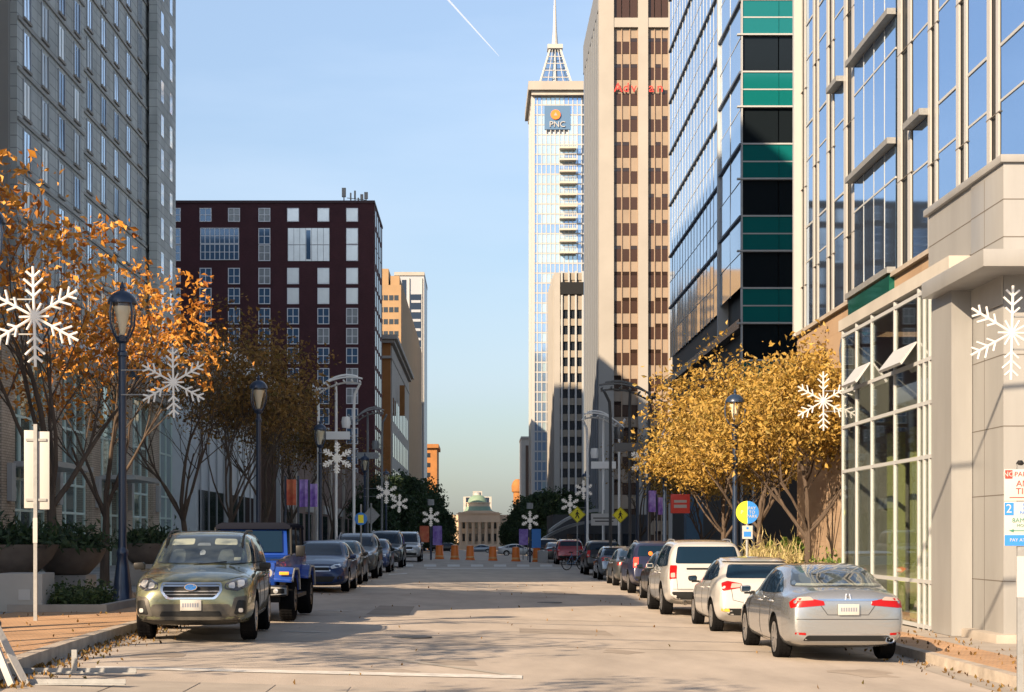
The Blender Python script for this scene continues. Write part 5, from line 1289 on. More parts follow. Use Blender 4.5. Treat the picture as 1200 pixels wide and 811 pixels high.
def seams(p, bvh, lines, ang=90, w=.006):
    """door shut lines: thin dark strips lying on the body side"""
    k = MB(); dv = Vector((math.sin(R(ang)), math.cos(R(ang)), 0)); rt = Vector((-math.cos(R(ang)), math.sin(R(ang)), 0))
    for line in lines:
        pts = []
        for i in range(len(line)-1):
            a, b = Vector(line[i]), Vector(line[i+1]); m = max(2, int((b-a).length/.08))
            for j in range(m + (i == len(line)-2)):
                q = a.lerp(b, j/m); h, nrm, _, _ = bvh.ray_cast(rt*q.x+Vector((0, 0, q.y))+dv*6, -dv)
                if h is not None: pts.append(h + dv*.0005)
        if len(pts) > 1: k.tube(pts, w, 4, caps=False)
    return k
def car(kind, name, label, p, x, y, rz, group='cars parked along both kerbs'):
    body, bvh = shell(p); root = thing(name, label, 'car', (x, y, gz(x, y)), rz, group)
    finish(root, p, bvh, body)
    if p.get('seams'):
        k = seams(p, bvh, p['seams']); k.build('door_seam', RUBL, root); mirror_of(k).build('door_seam', RUBL, root)
    if p.get('rearseams'): seams(p, bvh, p['rearseams'], 180).build('tailgate_seam', RUBL, root)
    if p.get('frontseams'): seams(p, bvh, p['frontseams'], 0).build('bonnet_seam', RUBL, root)
    if p.get('handles'):
        for yy, zz in p['handles']:
            h, nrm, _, _ = bvh.ray_cast(Vector((6, yy, zz)), Vector((-1, 0, 0)))
            for sx in (-1, 1): MB().box(-.018, .018, -.10, .10, -.014, .014).build('door_handle', p.get('handlemat', p['paint']), root, (sx*(h.x+.012), yy, zz), bevel=.01)
    return root, bvh
def plate(root, x, y, z, front=True, m=None, w=.31):
    s = 1 if front else -1; o = MB().box(x-w/2, x+w/2, min(y, y+s*.015), max(y, y+s*.015), z-.08, z+.08).build('number_plate', PLATE, root, bevel=.004)
    k = MB(); yy = y+s*.0155
    for i in range(7): 
        xx = x-.115+i*.036; k.box(xx, xx+.022, min(yy, yy+s*.001), max(yy, yy+s*.001), z-.03, z+.03)
    k.build('plate_marks', mat('plate_ink', (.16, .18, .24), .6) if 'plate_ink' not in bpy.data.materials else bpy.data.materials['plate_ink'], o); return o

# right-hand side coords for ang=90: sideways coordinate a = +y (front)  -> handled by rt = (-cos90, sin90) = (0,1)
# ang=0 (front): rt=(-1,0): a=-x ; ang=180 (rear): rt=(1,0): a=+x
def sedan(paint_, rear_detail=True, H=1.465, rimmat=RIM, style=5):
    k = H/1.465
    p = dict(W=1.84, wr=.335, tw=.225, rim=.235, wf=1.42, wb=-1.36, paint=paint_, rimmat=rimmat, spokes=style,
        top=[(2.44, .60), (2.40, .70), (2.2, .80), (1.8, .90), (1.25, .985), (1.05, 1.03), (.35, 1.36), (.05, 1.435), (-.35, 1.463), (-.85, 1.43), (-1.25, 1.33), (-1.85, 1.13), (-2.02, 1.105), (-2.32, 1.085), (-2.39, 1.04), (-2.43, .93), (-2.45, .60)],
        belt=[(2.44, .50), (2.2, .68), (1.3, .87), (.9, .91), (0, .94), (-1.2, .97), (-2.0, .985), (-2.38, .93), (-2.45, .52)],
        width=[(2.44, .62), (2.40, .74), (2.25, .84), (1.9, .895), (1.3, .915), (0, .92), (-1.3, .92), (-1.9, .90), (-2.25, .86), (-2.38, .80), (-2.45, .74)],
        bottom=[(2.44, .26), (2.2, .20), (1.8, .18), (0, .17), (-1.8, .19), (-2.3, .26), (-2.45, .34)], extra=(1.42, .7, -1.6),
        mir=(.93, .93, 1.0, paint_), handles=((.02, .86), (-.98, .88)), handlemat=CHROME)
    p['patches'] = [
        ('windscreen', [(-.66, 1.03), (.66, 1.03), (.52, 1.40), (-.52, 1.40)], 0, CARGL, dict(r=.06, off=.004)),
        ('side_window', [(.80, .985), (.24, 1.31), (-.12, 1.36), (-.12, .985)], 90, CARGL, dict(r=.03, mirror=True)),
        ('side_window', [(-.17, .985), (-.17, 1.36), (-.75, 1.33), (-1.02, 1.27), (-1.12, 1.0)], 90, CARGL, dict(r=.03, mirror=True)),
        ('side_window', [(-1.17, 1.005), (-1.08, 1.25), (-1.45, 1.09), (-1.55, 1.03)], 90, CARGL, dict(r=.025, mirror=True)),
        ('headlight', [(.50, .66), (.80, .72), (.84, .80), (.62, .78), (.46, .72)], 18, HEADL, dict(r=.03, mirror=True)),
        ('grille', [(-.46, .60), (.46, .60), (.42, .74), (-.42, .74)], 0, CHROME, dict(r=.03, off=.003)),
        ('grille_mesh', [(-.42, .62), (.42, .62), (.38, .70), (-.38, .70)], 0, BLACKP, dict(r=.02, off=.010)),
        ('lower_intake', [(-.50, .30), (.50, .30), (.58, .46), (-.58, .46)], 0, BLACKP, dict(r=.04)),
        ('fog_light', [(.62, .36), (.78, .38), (.78, .46), (.64, .46)], 12, BLACKP, dict(r=.03, mirror=True)),
    ]
    p['seams'] = [[(.84, .98), (.98, .60), (.96, .28)], [(-.145, 1.0), (-.15, .60), (-.14, .28)], [(-1.14, 1.0), (-1.06, .74), (-.98, .50), (-.92, .28)], [(.96, .28), (-.92, .28)]]
    p['frontseams'] = [[(-.74, .84), (-.48, .78), (.48, .78), (.74, .84)]]
    return p
# --- silver sedan, seen from behind
SIL = paint('silver_paint', (.40, .42, .44), .75, .25); p = sedan(SIL)
p['patches'] = [q for q in p['patches']] + [
    ('rear_surround', [(-.70, 1.12), (.70, 1.12), (.55, 1.385), (-.55, 1.385)], 180, CABIN, dict(r=.05, off=.003)),
    ('tail_light', [(.34, .86), (.86, .815), (.88, .90), (.80, .955), (.62, .965), (.36, .925)], 165, TAILR, dict(r=.02, mirror=True, off=.010)),
    ('clear_lamp', [(.50, .935), (.78, .92), (.74, .975), (.56, .985)], 168, TAILW, dict(r=.02, mirror=True, off=.013)),
    ('chrome_strip', [(-.46, .925), (.46, .925), (.44, .955), (-.44, .955)], 180, CHROME, dict(r=.008, off=.008)),
    ('lower_bumper', [(-.66, .335), (.66, .335), (.60, .415), (-.60, .415)], 180, BLACKP, dict(r=.03)),
    ('bumper_chrome', [(-.60, .425), (.60, .425), (.60, .438), (-.60, .438)], 180, CHROME, dict(r=.004)),
    ('reflector', [(.62, .42), (.78, .43), (.78, .46), (.62, .455)], 170, TAILR, dict(r=.01, mirror=True))]
p['rearseams'] = [[(-.40, .86), (-.30, .72), (.30, .72), (.40, .86)], [(-.74, .98), (-.70, .86), (-.40, .86)], [(.74, .98), (.70, .86), (.40, .86)], [(-.84, .655), (-.3, .655), (.3, .655), (.84, .655)]]
root, bvh = car('sedan', 'silver_sedan', 'silver saloon car, nearest of the right kerb, seen from behind', p, 5.45, 24.35+2.45, R(0))
for x, y, z in ((-.42, -.0, 0), (.42, 0, 0), (0, 0, 0)):      # head rests laid under the back glass
    k = patch(bvh, [(x-.13, 1.17), (x+.13, 1.17), (x+.10, 1.30), (x-.10, 1.30)], 180, off=.006, r=.05); k.build('head_rest', SEAT, root)
patch(bvh, [(-.64, 1.13), (.64, 1.13), (.60, 1.165), (-.60, 1.165)], 180, off=.005, r=.01).build('parcel_shelf', VIS, root)
patch(bvh, [(-.70, 1.12), (.70, 1.12), (.55, 1.385), (-.55, 1.385)], 180, off=.016, r=.06).build('rear_window', CGLASS, root)
plate(root, 0, -2.462, .80, False)
k = MB()
for a, b in (((-.035, .93), (-.025, 1.03)), ((.035, .93), (.025, 1.03)), ((-.03, .98), (.03, .98))):
    k.tube([(a[0], -2.435+.02*(a[1]-.93), a[1]+.02), (b[0], -2.425+.06*(b[1]-.93), b[1]+.0)], .008, 5)
k.build('badge', CHROME, root)
MB().lathe([(.045, -2.47), (.045, -2.30), (.035, -2.30), (.035, -2.46)], 16, (.60, 0, .36), 'y', sx=1.5, caps=False).build('exhaust', CHROME, root) if False else None
e = MB(); e.lathe([(.048, -.08), (.048, .10), (.038, .10), (.038, -.07), (.048, -.08)], 18, (0, 0, 0), 'y', caps=False, sy=1.35); e.build('exhaust', CHROME, root, (.60, -2.42, .355))
# --- white hatchback
WHT = paint('white_paint', (.40, .40, .40), .0, .3)
def hatch(paint_, H=1.48):
    p = dict(W=1.78, wr=.325, tw=.215, rim=.225, wf=1.33, wb=-1.34, paint=paint_,
        top=[(2.22, .58), (2.16, .72), (1.9, .84), (1.25, .97), (1.0, 1.05), (.35, 1.36), (0, 1.45), (-.5, 1.478), (-1.2, 1.43), (-1.55, 1.36), (-1.72, 1.26), (-1.98, 1.06), (-2.08, .98), (-2.14, .82), (-2.18, .60)],
        belt=[(2.22, .46), (1.9, .70), (1.2, .88), (0, .94), (-1.3, .99), (-1.8, 1.0), (-2.1, .88), (-2.18, .5)],
        width=[(2.22, .58), (2.14, .74), (1.9, .84), (1.3, .885), (0, .89), (-1.3, .89), (-1.8, .86), (-2.05, .81), (-2.18, .74)],
        bottom=[(2.22, .28), (1.9, .20), (0, .18), (-1.7, .20), (-2.18, .36)], extra=(.7, -1.0), mir=(.90, .88, 1.0, BLACKP), handles=((-.05, .85), (-.98, .88)))
    p['patches'] = [
        ('windscreen', [(-.64, 1.04), (.64, 1.04), (.52, 1.41), (-.52, 1.41)], 0, CARGL, dict(r=.06)),
        ('side_window', [(.78, .985), (.28, 1.28), (-.10, 1.38), (-.10, .985)], 90, CARGL, dict(r=.03, mirror=True)),
        ('side_window', [(-.15, .985), (-.15, 1.385), (-.7, 1.39), (-1.02, 1.34), (-1.08, 1.01)], 90, CARGL, dict(r=.03, mirror=True)),
        ('side_window', [(-1.12, 1.02), (-1.07, 1.33), (-1.38, 1.24), (-1.55, 1.10)], 90, CARGL, dict(r=.03, mirror=True)),
        ('rear_window', [(-.66, 1.07), (.66, 1.07), (.56, 1.33), (-.56, 1.33)], 180, CARGL, dict(r=.06, off=.008)),
        ('spoiler', [(-.62, 1.36), (.62, 1.36), (.58, 1.42), (-.58, 1.42)], 180, paint_, dict(r=.02, off=.05, depth=.1)),
        ('tail_light', [(.40, .90), (.78, .83), (.84, .98), (.72, 1.02), (.42, .97)], 160, TAILR, dict(r=.025, mirror=True, off=.010)),
        ('clear_lamp', [(.40, .905), (.62, .885), (.60, .975), (.42, .965)], 165, TAILW, dict(r=.015, mirror=True, off=.014)),
        ('lower_bumper', [(-.64, .37), (.64, .37), (.74, .50), (-.74, .50)], 180, BLACKP, dict(r=.04)),
        ('headlight', [(.48, .66), (.78, .70), (.82, .80), (.60, .77)], 18, HEADL, dict(r=.03, mirror=True)),
        ('grille', [(-.38, .60), (.38, .60), (.42, .72), (-.42, .72)], 0, BLACKP, dict(r=.03)), ('lower_intake', [(-.55, .30), (.55, .30), (.6, .44), (-.6, .44)], 0, BLACKP, dict(r=.03)),
        ('plate_recess', [(-.24, .70), (.24, .70), (.24, .84), (-.24, .84)], 180, RUBL, dict(r=.02, off=.002))]
    p['seams'] = [[(.80, .98), (.92, .60), (.90, .28)], [(-.125, 1.0), (-.13, .60), (-.12, .28)], [(-1.10, 1.0), (-1.03, .74), (-.95, .45), (-.90, .28)], [(.9, .28), (-.9, .28)]]
    p['rearseams'] = [[(-.60, 1.0), (-.56, .66), (-.4, .62), (.4, .62), (.56, .66), (.60, 1.0)]]
    return p
root, bvh = car('hatch', 'white_hatchback', 'white hatchback parked just beyond the silver sedan', hatch(WHT), 5.42, 31.5+2.18, 0); plate(root, 0, -2.185, .77, False, w=.3)
patch(bvh, [(.62, .44), (.80, .45), (.80, .50), (.64, .50)], 165, off=.012, r=.02, mirror=True).build('reflector', AMB, root)
# --- suv shapes
def suv(paint_, H=1.78, L=5.0, W=1.98, roofrail=True, tall_rear=True, clad=None, rimmat=RIM):
    a = L/2; p = dict(W=W, wr=.385, tw=.25, rim=.25, wf=a-.98, wb=-a+1.16, paint=paint_, rimmat=rimmat, gap=.06)
    h = H; w = W/2
    p['top'] = [(a, .72), (a-.06, .90), (a-.5, 1.04), (a-1.25, 1.14), (a-1.45, 1.20), (a-2.1, h-.12), (a-2.5, h-.04), (0-.3, h), (-a+1.3, h-.02), (-a+.75, h-.06), (-a+.52, h-.14), (-a+.26, 1.22), (-a+.12, 1.08), (-a+.04, .88), (-a, .66)]
    p['belt'] = [(a, .60), (a-.4, .88), (a-1.3, 1.05), (0, 1.09), (-a+.8, 1.12), (-a+.3, 1.10), (-a+.08, .90), (-a, .55)]
    p['width'] = [(a, .72*w), (a-.08, .84*w), (a-.3, .93*w), (a-.7, .98*w), (a-1.2, w), (-a+1.2, w), (-a+.6, .98*w), (-a+.2, .94*w), (-a+.05, .90*w), (-a, .86*w)]
    p['bottom'] = [(a, .34), (a-.4, .26), (0, .24), (-a+.6, .28), (-a, .40)]; p['extra'] = (.9, -.9); p['tumble'] = 1.6
    p['mir'] = (w-.02, a-1.62, 1.14, paint_); p['handles'] = ((a-2.45, 1.0), (a-3.4, 1.01))
    f0 = a-1.62; zb = 1.13; zt = h-.16
    p['patches'] = [
        ('windscreen', [(-.74*w, 1.20), (.74*w, 1.20), (.62*w, h-.12), (-.62*w, h-.12)], 0, CARGL, dict(r=.06)),
        ('side_window', [(f0-.05, zb), (f0-.58, zt-.02), (f0-.98, zt+.02), (f0-.98, zb)], 90, CARGL, dict(r=.03, mirror=True)),
        ('side_window', [(f0-1.03, zb), (f0-1.03, zt+.02), (f0-1.95, zt+.01), (f0-1.98, zb+.02)], 90, CARGL, dict(r=.03, mirror=True)),
        ('side_window', [(f0-2.05, zb+.02), (f0-2.02, zt+.01), (-a+.86, zt-.02), (-a+.62, zb+.06)], 90, CARGL, dict(r=.04, mirror=True)),
        ('rear_window', [(-.74*w, 1.24), (.74*w, 1.24), (.66*w, h-.17), (-.66*w, h-.17)], 180, CARGL, dict(r=.05, off=.008)),
        ('tail_light', [(.76*w, .90), (.93*w, .88), (.96*w, 1.20), (.78*w, 1.20)], 165, TAILR, dict(r=.03, mirror=True, off=.010)),
        ('clear_lamp', [(.79*w, .93), (.89*w, .92), (.90*w, 1.02), (.80*w, 1.03)], 168, TAILW, dict(r=.02, mirror=True, off=.014)),
        ('lower_bumper', [(-.80*w, .42), (.80*w, .42), (.86*w, .60), (-.86*w, .60)], 180, clad or BLACKP, dict(r=.04)),
        ('headlight', [(.58*w, .84), (.86*w, .88), (.88*w, .99), (.60*w, .96)], 15, HEADL, dict(r=.03, mirror=True)),
        ('grille', [(-.5*w, .74), (.5*w, .74), (.52*w, .94), (-.52*w, .94)], 0, CHROME, dict(r=.04, off=.004)), ('grille_mesh', [(-.45*w, .77), (.45*w, .77), (.47*w, .91), (-.47*w, .91)], 0, BLACKP, dict(r=.03, off=.010)),
        ('lower_intake', [(-.7*w, .40), (.7*w, .40), (.72*w, .56), (-.72*w, .56)], 0, BLACKP, dict(r=.04)),
        ('sill', [(p['wf']-.50, .26), (p['wb']+.50, .26), (p['wb']+.50, .38), (p['wf']-.50, .38)], 90, BLACKP, dict(r=.01, mirror=True))]
    p['seams'] = [[(f0, zb), (f0+.02, .45)], [(f0-1.0, zb+.01), (f0-1.0, .42)], [(f0-2.0, zb), (f0-1.95, .72), (f0-1.80, .42)]]
    p['rearseams'] = [[(-.76*w, 1.2), (-.72*w, .64), (.72*w, .64), (.76*w, 1.2)]]
    return p
def rails(root, p, bvh, m=None, w=.66):
    W = p['W']/2
    for sx in (-1, 1):
        pts = []; y = .55; end = p['wb']-.05
        while y > end:
            h = bvh.ray_cast(Vector((sx*w*W, y, 5)), Vector((0, 0, -1)))[0]; e = min(1, (.55-y)/.12+.0, (y-end)/.12)
            if h is not None: pts.append((sx*w*W, y, h.z + .005 + .035*max(0, e)))
            y -= .12
        if len(pts) > 2: MB().tube(pts, .017, 6).build('roof_rail', m or STEEL, root)
p = suv(WHT, 1.80, 5.0, 2.0); p['rearseams'].append([(-.9, .66), (0, .66), (.9, .66)])
p['patches'] += [('chrome_strip', [(-.50, 1.10), (.50, 1.10), (.50, 1.14), (-.50, 1.14)], 180, BLACKP, dict(r=.01)), ('tow_bar_cover', [(-.12, .30), (.12, .30), (.12, .44), (-.12, .44)], 180, BLACKP, dict(r=.01, off=.03))]
root, bvh = car('suv', 'white_suv', 'white suv parked beyond the white hatchback, tailgate towards the camera', p, 5.30, 37.9+2.5, 0); rails(root, p, bvh); plate(root, 0, -2.51, .90, False)
e = MB().lathe([(.05, -.1), (.05, .1), (.04, .1), (.04, -.1), (.05, -.1)], 12, (0, 0, 0), 'y', caps=False); e.build('exhaust', CHROME, root, (-.55, -2.42, .34)); MB().box(-.05, .05, -.2, .05, -.04, .04).tube([(0, -.18, .05), (0, -.18, .12)], .03, 8).build('tow_hitch', CHROME, root, (-.05, -2.45, .42))
# --- dark ones down the right kerb
NAVYP = paint('dark_navy_paint', (.018, .022, .055)); BLKP = paint('black_paint', (.012, .012, .014)); GREYP = paint('grey_blue_paint', (.16, .21, .27), .6); DKG = paint('charcoal_paint', (.04, .045, .05), .4)
REDP = paint('dark_red_paint', (.28, .012, .018), .3); BLUEP = paint('deep_blue_paint', (.005, .022, .09), .35)
ps = suv(NAVYP, 1.74, 4.8, 1.92); r_navy, bv_ = car('suv', 'dark_suv', 'dark navy suv with glowing red tail light beyond the white suv', ps, 5.85, 53+2.4, 0); rails(r_navy, ps, bv_)
MB().lathe([(.001, 0), (.07, 0), (.07, .004), (.001, .004)], 12, (-.3, -2.16, 1.33), 'y', caps=False).build('sticker', ORA, r_navy)
for o in KIDS[r_navy.name]:
    if o.name.startswith('tail_light'): o.data.materials[0] = mat('lit_tail_light', (.8, .03, .02), .2, emit=((1, .04, .02), 1.2))
r_black, _ = car('hatch', 'dark_hatchback', 'black small car half hidden behind the white suv', hatch(BLKP), 5.75, 46.2+2.2, 0)
def clone(src, x, y, rz, label, name, pm=None):
    c = copy_tree(src); c.name = name; c['label'] = label; c.location = (x, y, gz(x, y)); c.rotation_euler = (0, 0, rz)
    if pm:
        for o in KIDS[c.name] if c.name in KIDS else [k for k in c.children]:
            for i, s in enumerate(o.material_slots):
                if s.material in (BLKP, NAVYP, DKG, WHT, GREYP): s.link = 'OBJECT'; s.material = pm
    return c
# copies use the name-keyed table, so paint before renaming
def clone2(src, x, y, rz, label, name, pm=None):
    c = copy_tree(src); kids = KIDS.get(c.name, [])
    c['label'] = label; c.location = (x, y, gz(x, y)); c.rotation_euler = (0, 0, rz)
    if pm:
        for o in kids:
            for s in o.material_slots:
                if s.material in (BLKP, NAVYP, DKG): s.link = 'OBJECT'; s.material = pm
    KIDS[name+'#'+label] = kids; c.name = name
    return c
pb = sedan(DKG); pb['patches'] += [('rear_window', [(-.70, 1.12), (.70, 1.12), (.55, 1.385), (-.55, 1.385)], 180, CARGL, dict(r=.05, off=.008)), ('tail_light', [(.40, .84), (.84, .80), (.86, .92), (.40, .92)], 165, TAILR, dict(r=.02, mirror=True))]
r_sed, _ = car('sedan', 'dark_sedan', 'charcoal saloon beyond the navy suv on the right', pb, 6.0, 61.5+2.45, 0)
pr = suv(BLKP, 1.70, 4.7, 1.88); r_suv, bv_ = car('suv', 'dark_suv', 'black suv standing just nearer than the bicycle on the right kerb', pr, 6.05, 79+2.4, 0); rails(r_suv, pr, bv_)
clone2(r_black, 6.0, 70+2.2, 0, 'grey blue hatchback between two dark cars on the right', 'hatchback', GREYP)
clone2(r_suv, 6.05, 108+2.4, 0, 'dark red suv, farther along the right kerb by the bicycle', 'red_suv', REDP)
clone2(r_suv, 6.0, 97+2.4, 0, 'black suv between the bicycle and the red suv', 'dark_suv', DKG) if False else None
clone2(r_sed, 5.6, 116+2.4, 0, 'dark saloon beyond the red suv near the barrels', 'dark_sedan')
clone2(r_suv, 5.3, 124+2.4, 0, 'farthest dark suv on the right, past the red one', 'dark_suv')
# --- left kerb, facing the camera
BLS = sedan(BLUEP, H=1.43); r_audi, bva = car('sedan', 'blue_sedan', 'deep blue saloon with broad chrome grille behind the blue off-road car', BLS, -4.55, 46.0+2.45, math.pi)
clone2(r_sed, -4.70, 53.4+2.45, math.pi, 'black saloon right behind the deep blue saloon', 'dark_sedan', BLKP)
clone2(r_suv, -4.65, 61+2.35, math.pi, 'dark suv fifth in the left row of parked cars', 'dark_suv', DKG)
clone2(r_black, -4.65, 71+2.2, math.pi, 'dark blue hatchback sixth in the left row', 'dark_hatchback', BLUEP)
MV = suv(DKG, 1.86, 5.1, 1.98); r_mv, bv_ = car('suv', 'tall_dark_van', 'tall dark people carrier seventh in the left row, second last', MV, -4.7, 82+2.5, math.pi); rails(r_mv, MV, bv_)
clone2(r_mv, -4.45, 101+2.5, math.pi, 'white suv at the far end of the left row', 'white_suv', WHT)
# cars crossing far beyond the barrels
clone2(r_sed, .4, 300, R(90), 'small far car crossing beyond the barrels, right of centre', 'crossing_car', GREYP); clone2(r_black, -5.5, 260, R(90), 'small far car crossing beyond the barrels, left of centre', 'crossing_car', BLKP)
clone2(r_sed, 4.8, 200, R(-90), 'small far pale car beyond the right barrels', 'crossing_car', WHT)

# --- olive green crossover, nearest on the left
GRN = paint('olive_green_paint', (.21, .22, .135), .55, .26)
CLAD = mat('grey_cladding', (.060, .056, .048), .5)
a = 2.31
F = dict(W=1.815, wr=.36, tw=.225, rim=.235, wf=1.37, wb=-1.30, paint=GRN, rimmat=RIM, gap=.06, tumble=1.3,
    top=[(2.31, .70), (2.27, .86), (2.12, .98), (1.8, 1.04), (1.2, 1.12), (1.02, 1.17), (.35, 1.55), (.05, 1.65), (-.4, 1.68), (-1.3, 1.67), (-1.75, 1.60), (-2.0, 1.36), (-2.18, 1.08), (-2.26, .9), (-2.3, .66)],
    belt=[(2.31, .58), (2.15, .82), (1.7, .96), (1.1, 1.02), (0, 1.05), (-1.5, 1.09), (-2.1, 1.02), (-2.3, .55)],
    width=[(2.31, .66), (2.27, .76), (2.12, .85), (1.8, .895), (1.37, .91), (0, .905), (-1.4, .91), (-2.0, .87), (-2.3, .78)],
    bottom=[(2.31, .34), (2.1, .26), (1.6, .23), (0, .23), (-2.0, .27), (-2.3, .38)], extra=(.7, -1.0), mir=(.94, .80, 1.12, BLACKP), handles=((-.15, .96), (-1.05, .98)))
F['patches'] = [
    ('windscreen_surround', [(-.71, 1.16), (.71, 1.16), (.585, 1.60), (-.585, 1.60)], 0, CABIN, dict(r=.06, off=.003)),
    ('sun_visor', [(-.52, 1.44), (-.16, 1.45), (-.16, 1.545), (-.50, 1.535)], 0, VIS, dict(r=.03, off=.008)), ('sun_visor', [(.52, 1.44), (.16, 1.45), (.16, 1.545), (.50, 1.535)], 0, VIS, dict(r=.03, off=.008)),
    ('rear_view_mirror', [(-.11, 1.43), (.11, 1.43), (.09, 1.475), (-.09, 1.475)], 0, GALV, dict(r=.02, off=.010)),
    ('face_mask', [(-.04, 1.29), (.035, 1.28), (.05, 1.34), (.0, 1.37), (-.045, 1.345)], 0, WSH, dict(r=.02, off=.011)),
    ('seat', [(-.52, 1.18), (-.24, 1.18), (-.28, 1.38), (-.46, 1.38)], 0, SEAT, dict(r=.05, off=.005)), ('seat', [(.52, 1.18), (.24, 1.18), (.28, 1.38), (.46, 1.38)], 0, SEAT, dict(r=.05, off=.005)),
    ('toll_sticker', [(-.60, 1.20), (-.50, 1.20), (-.50, 1.25), (-.60, 1.25)], 0, VIS, dict(r=.01, off=.010)),
    ('windscreen', [(-.71, 1.16), (.71, 1.16), (.585, 1.60), (-.585, 1.60)], 0, CGLASS, dict(r=.06, off=.018)),
    ('side_window', [(.76, 1.10), (.26, 1.46), (-.08, 1.54), (-.08, 1.10)], 90, CARGL, dict(r=.03, mirror=True)),
    ('side_window', [(-.13, 1.10), (-.13, 1.545), (-.95, 1.55), (-1.02, 1.12)], 90, CARGL, dict(r=.03, mirror=True)),
    ('side_window', [(-1.08, 1.13), (-1.03, 1.55), (-1.45, 1.52), (-1.68, 1.20)], 90, CARGL, dict(r=.04, mirror=True)),
    ('headlight', [(.50, .80), (.70, .77), (.90, .84), (.92, .95), (.76, .955), (.52, .88)], 16, HEADD, dict(r=.03, mirror=True, off=.006)),
    ('headlight_lens', [(.56, .82), (.66, .80), (.68, .90), (.58, .88)], 16, HEADL, dict(r=.03, mirror=True, off=.012)), ('headlight_lens', [(.71, .81), (.84, .85), (.86, .93), (.73, .92)], 16, HEADL, dict(r=.03, mirror=True, off=.012)),
    ('grille_surround', [(-.36, .65), (.36, .65), (.46, .78), (.44, .90), (-.44, .90), (-.46, .78)], 0, CHROME, dict(r=.04, off=.006)),
    ('grille', [(-.33, .68), (.33, .68), (.42, .78), (.40, .87), (-.40, .87), (-.42, .78)], 0, BLACKP, dict(r=.03, off=.014)),
    ('grille_bar', [(-.41, .835), (.41, .835), (.40, .86), (-.40, .86)], 0, CHROME, dict(r=.008, off=.020)), ('grille_bar', [(-.41, .765), (.41, .765), (.41, .772), (-.41, .772)], 0, STEEL, dict(r=.003, off=.020)), ('grille_bar', [(-.38, .72), (.38, .72), (.38, .727), (-.38, .727)], 0, STEEL, dict(r=.003, off=.020)),
    ('lower_cladding', [(-.80, .31), (.80, .31), (.66, .40), (.56, .58), (-.56, .58), (-.66, .40)], 0, CLAD, dict(r=.03, off=.008)),
    ('lower_intake', [(-.46, .40), (.46, .40), (.43, .475), (-.43, .475)], 0, BLACKP, dict(r=.02, off=.014)),
    ('skid_plate', [(-.62, .27), (.62, .27), (.72, .34), (-.72, .34)], 0, BLACKP, dict(r=.02, off=.012)),
    ('fog_light_recess', [(.56, .40), (.84, .42), (.86, .70), (.64, .68)], 14, CLAD, dict(r=.03, mirror=True, off=.010)), ('fog_light_inner', [(.63, .43), (.81, .44), (.82, .63), (.69, .64)], 14, BLACKP, dict(r=.03, mirror=True, off=.016)),
    ('fog_light', [(.70, .46), (.765, .46), (.765, .52), (.70, .52)], 14, HEADL, dict(r=.02, mirror=True, off=.022)),
    ('sill', [(.85, .24), (-.78, .24), (-.78, .40), (.85, .40)], 90, CLAD, dict(r=.02, mirror=True)),
    ('rear_window', [(-.62, 1.18), (.62, 1.18), (.54, 1.52), (-.54, 1.52)], 180, CARGL, dict(r=.05)), ('tail_light', [(.5, .9), (.84, .9), (.84, 1.1), (.6, 1.08)], 165, TAILR, dict(r=.03, mirror=True))]
F['seams'] = [[(.80, 1.08), (.86, .45)], [(-.105, 1.1), (-.10, .42)], [(-1.04, 1.12), (-1.0, .80), (-.85, .42)]]; F['frontseams'] = [[(-.80, .99), (-.62, .96), (-.44, .915), (.44, .915), (.62, .96), (.80, .99)]]
yaw = math.pi + R(3.0)
root, bvh = car('suv', 'green_crossover', 'olive green crossover with chrome grille, nearest car on the left', F, -4.36, 24.45+2.31, yaw); rails(root, F, bvh, BLACKP)
plate(root, 0, 2.325, .565, True)
MB().lathe([(.001, 0), (.055, 0), (.055, .012), (.001, .012)], 20, (0, 2.338, .825), 'y', sx=1, caps=False, sy=1.75).build('emblem_ring', CHROME, root) if False else None
def oval(cx_, cz, rx, rz, y0, y1, n=24): return MB().prism([(cx_+rx*math.cos(2*math.pi*i/n), cz+rz*math.sin(2*math.pi*i/n)) for i in range(n)], y0, y1)
em = oval(0, .832, .095, .052, 2.31, 2.345).build('emblem', CHROME, root); oval(0, .832, .083, .042, 2.345, 2.349).build('emblem_field', BLUES, em)
k = MB()
for x, z, s in ((-.045, .85, .012), (-.012, .835, .007), (.02, .845, .007), (.045, .83, .007), (.005, .815, .007), (.035, .81, .007)): k.prism([(x, z+s), (x+s*.6, z), (x, z-s), (x-s*.6, z)], 2.349, 2.351)
k.build('emblem_star', CHROME, em)
for sx in (.1, -.45):
    h = MB().tube([(sx, 1.12, 1.14), (sx-.5, 1.02, 1.19)], .008, 5); h.build('wiper', BLACKP, root)
# --- blue off-road car
JP = paint('bright_blue_paint', (.010, .05, .30), .2); SOFT = mat('black_soft_top', (.012, .014, .022), .9, spec=0.)
root = thing('blue_offroad_car', 'boxy bright blue off-road car with black soft top behind the green crossover', 'car', (-4.36, 30.3+2.1, gz(-4.3, 31)), math.pi, 'cars parked along both kerbs')
def rb(name, m, b, bevel=.03, parent=None):
    return MB().box(*b).build(name, m, parent or root, bevel=bevel)
k = MB(); prof = [(1.55, .52), (1.55, 1.02), (1.50, 1.12), (.55, 1.20), (.45, 1.24), (-2.0, 1.24), (-2.12, 1.18), (-2.12, .52)]
vs = []
for sx in (-1, 1):
    for y, z in prof: vs.append((sx*(.60 if y > 1.4 else (.66 if y > .5 else .78)), y, z))
n = len(prof); k.add(vs, [tuple(range(n)), tuple(range(2*n-1, n-1, -1))] + [(i, i+n, (i+1)%n+n, (i+1)%n) for i in range(n)]); k.build('body', JP, root, bevel=.02)
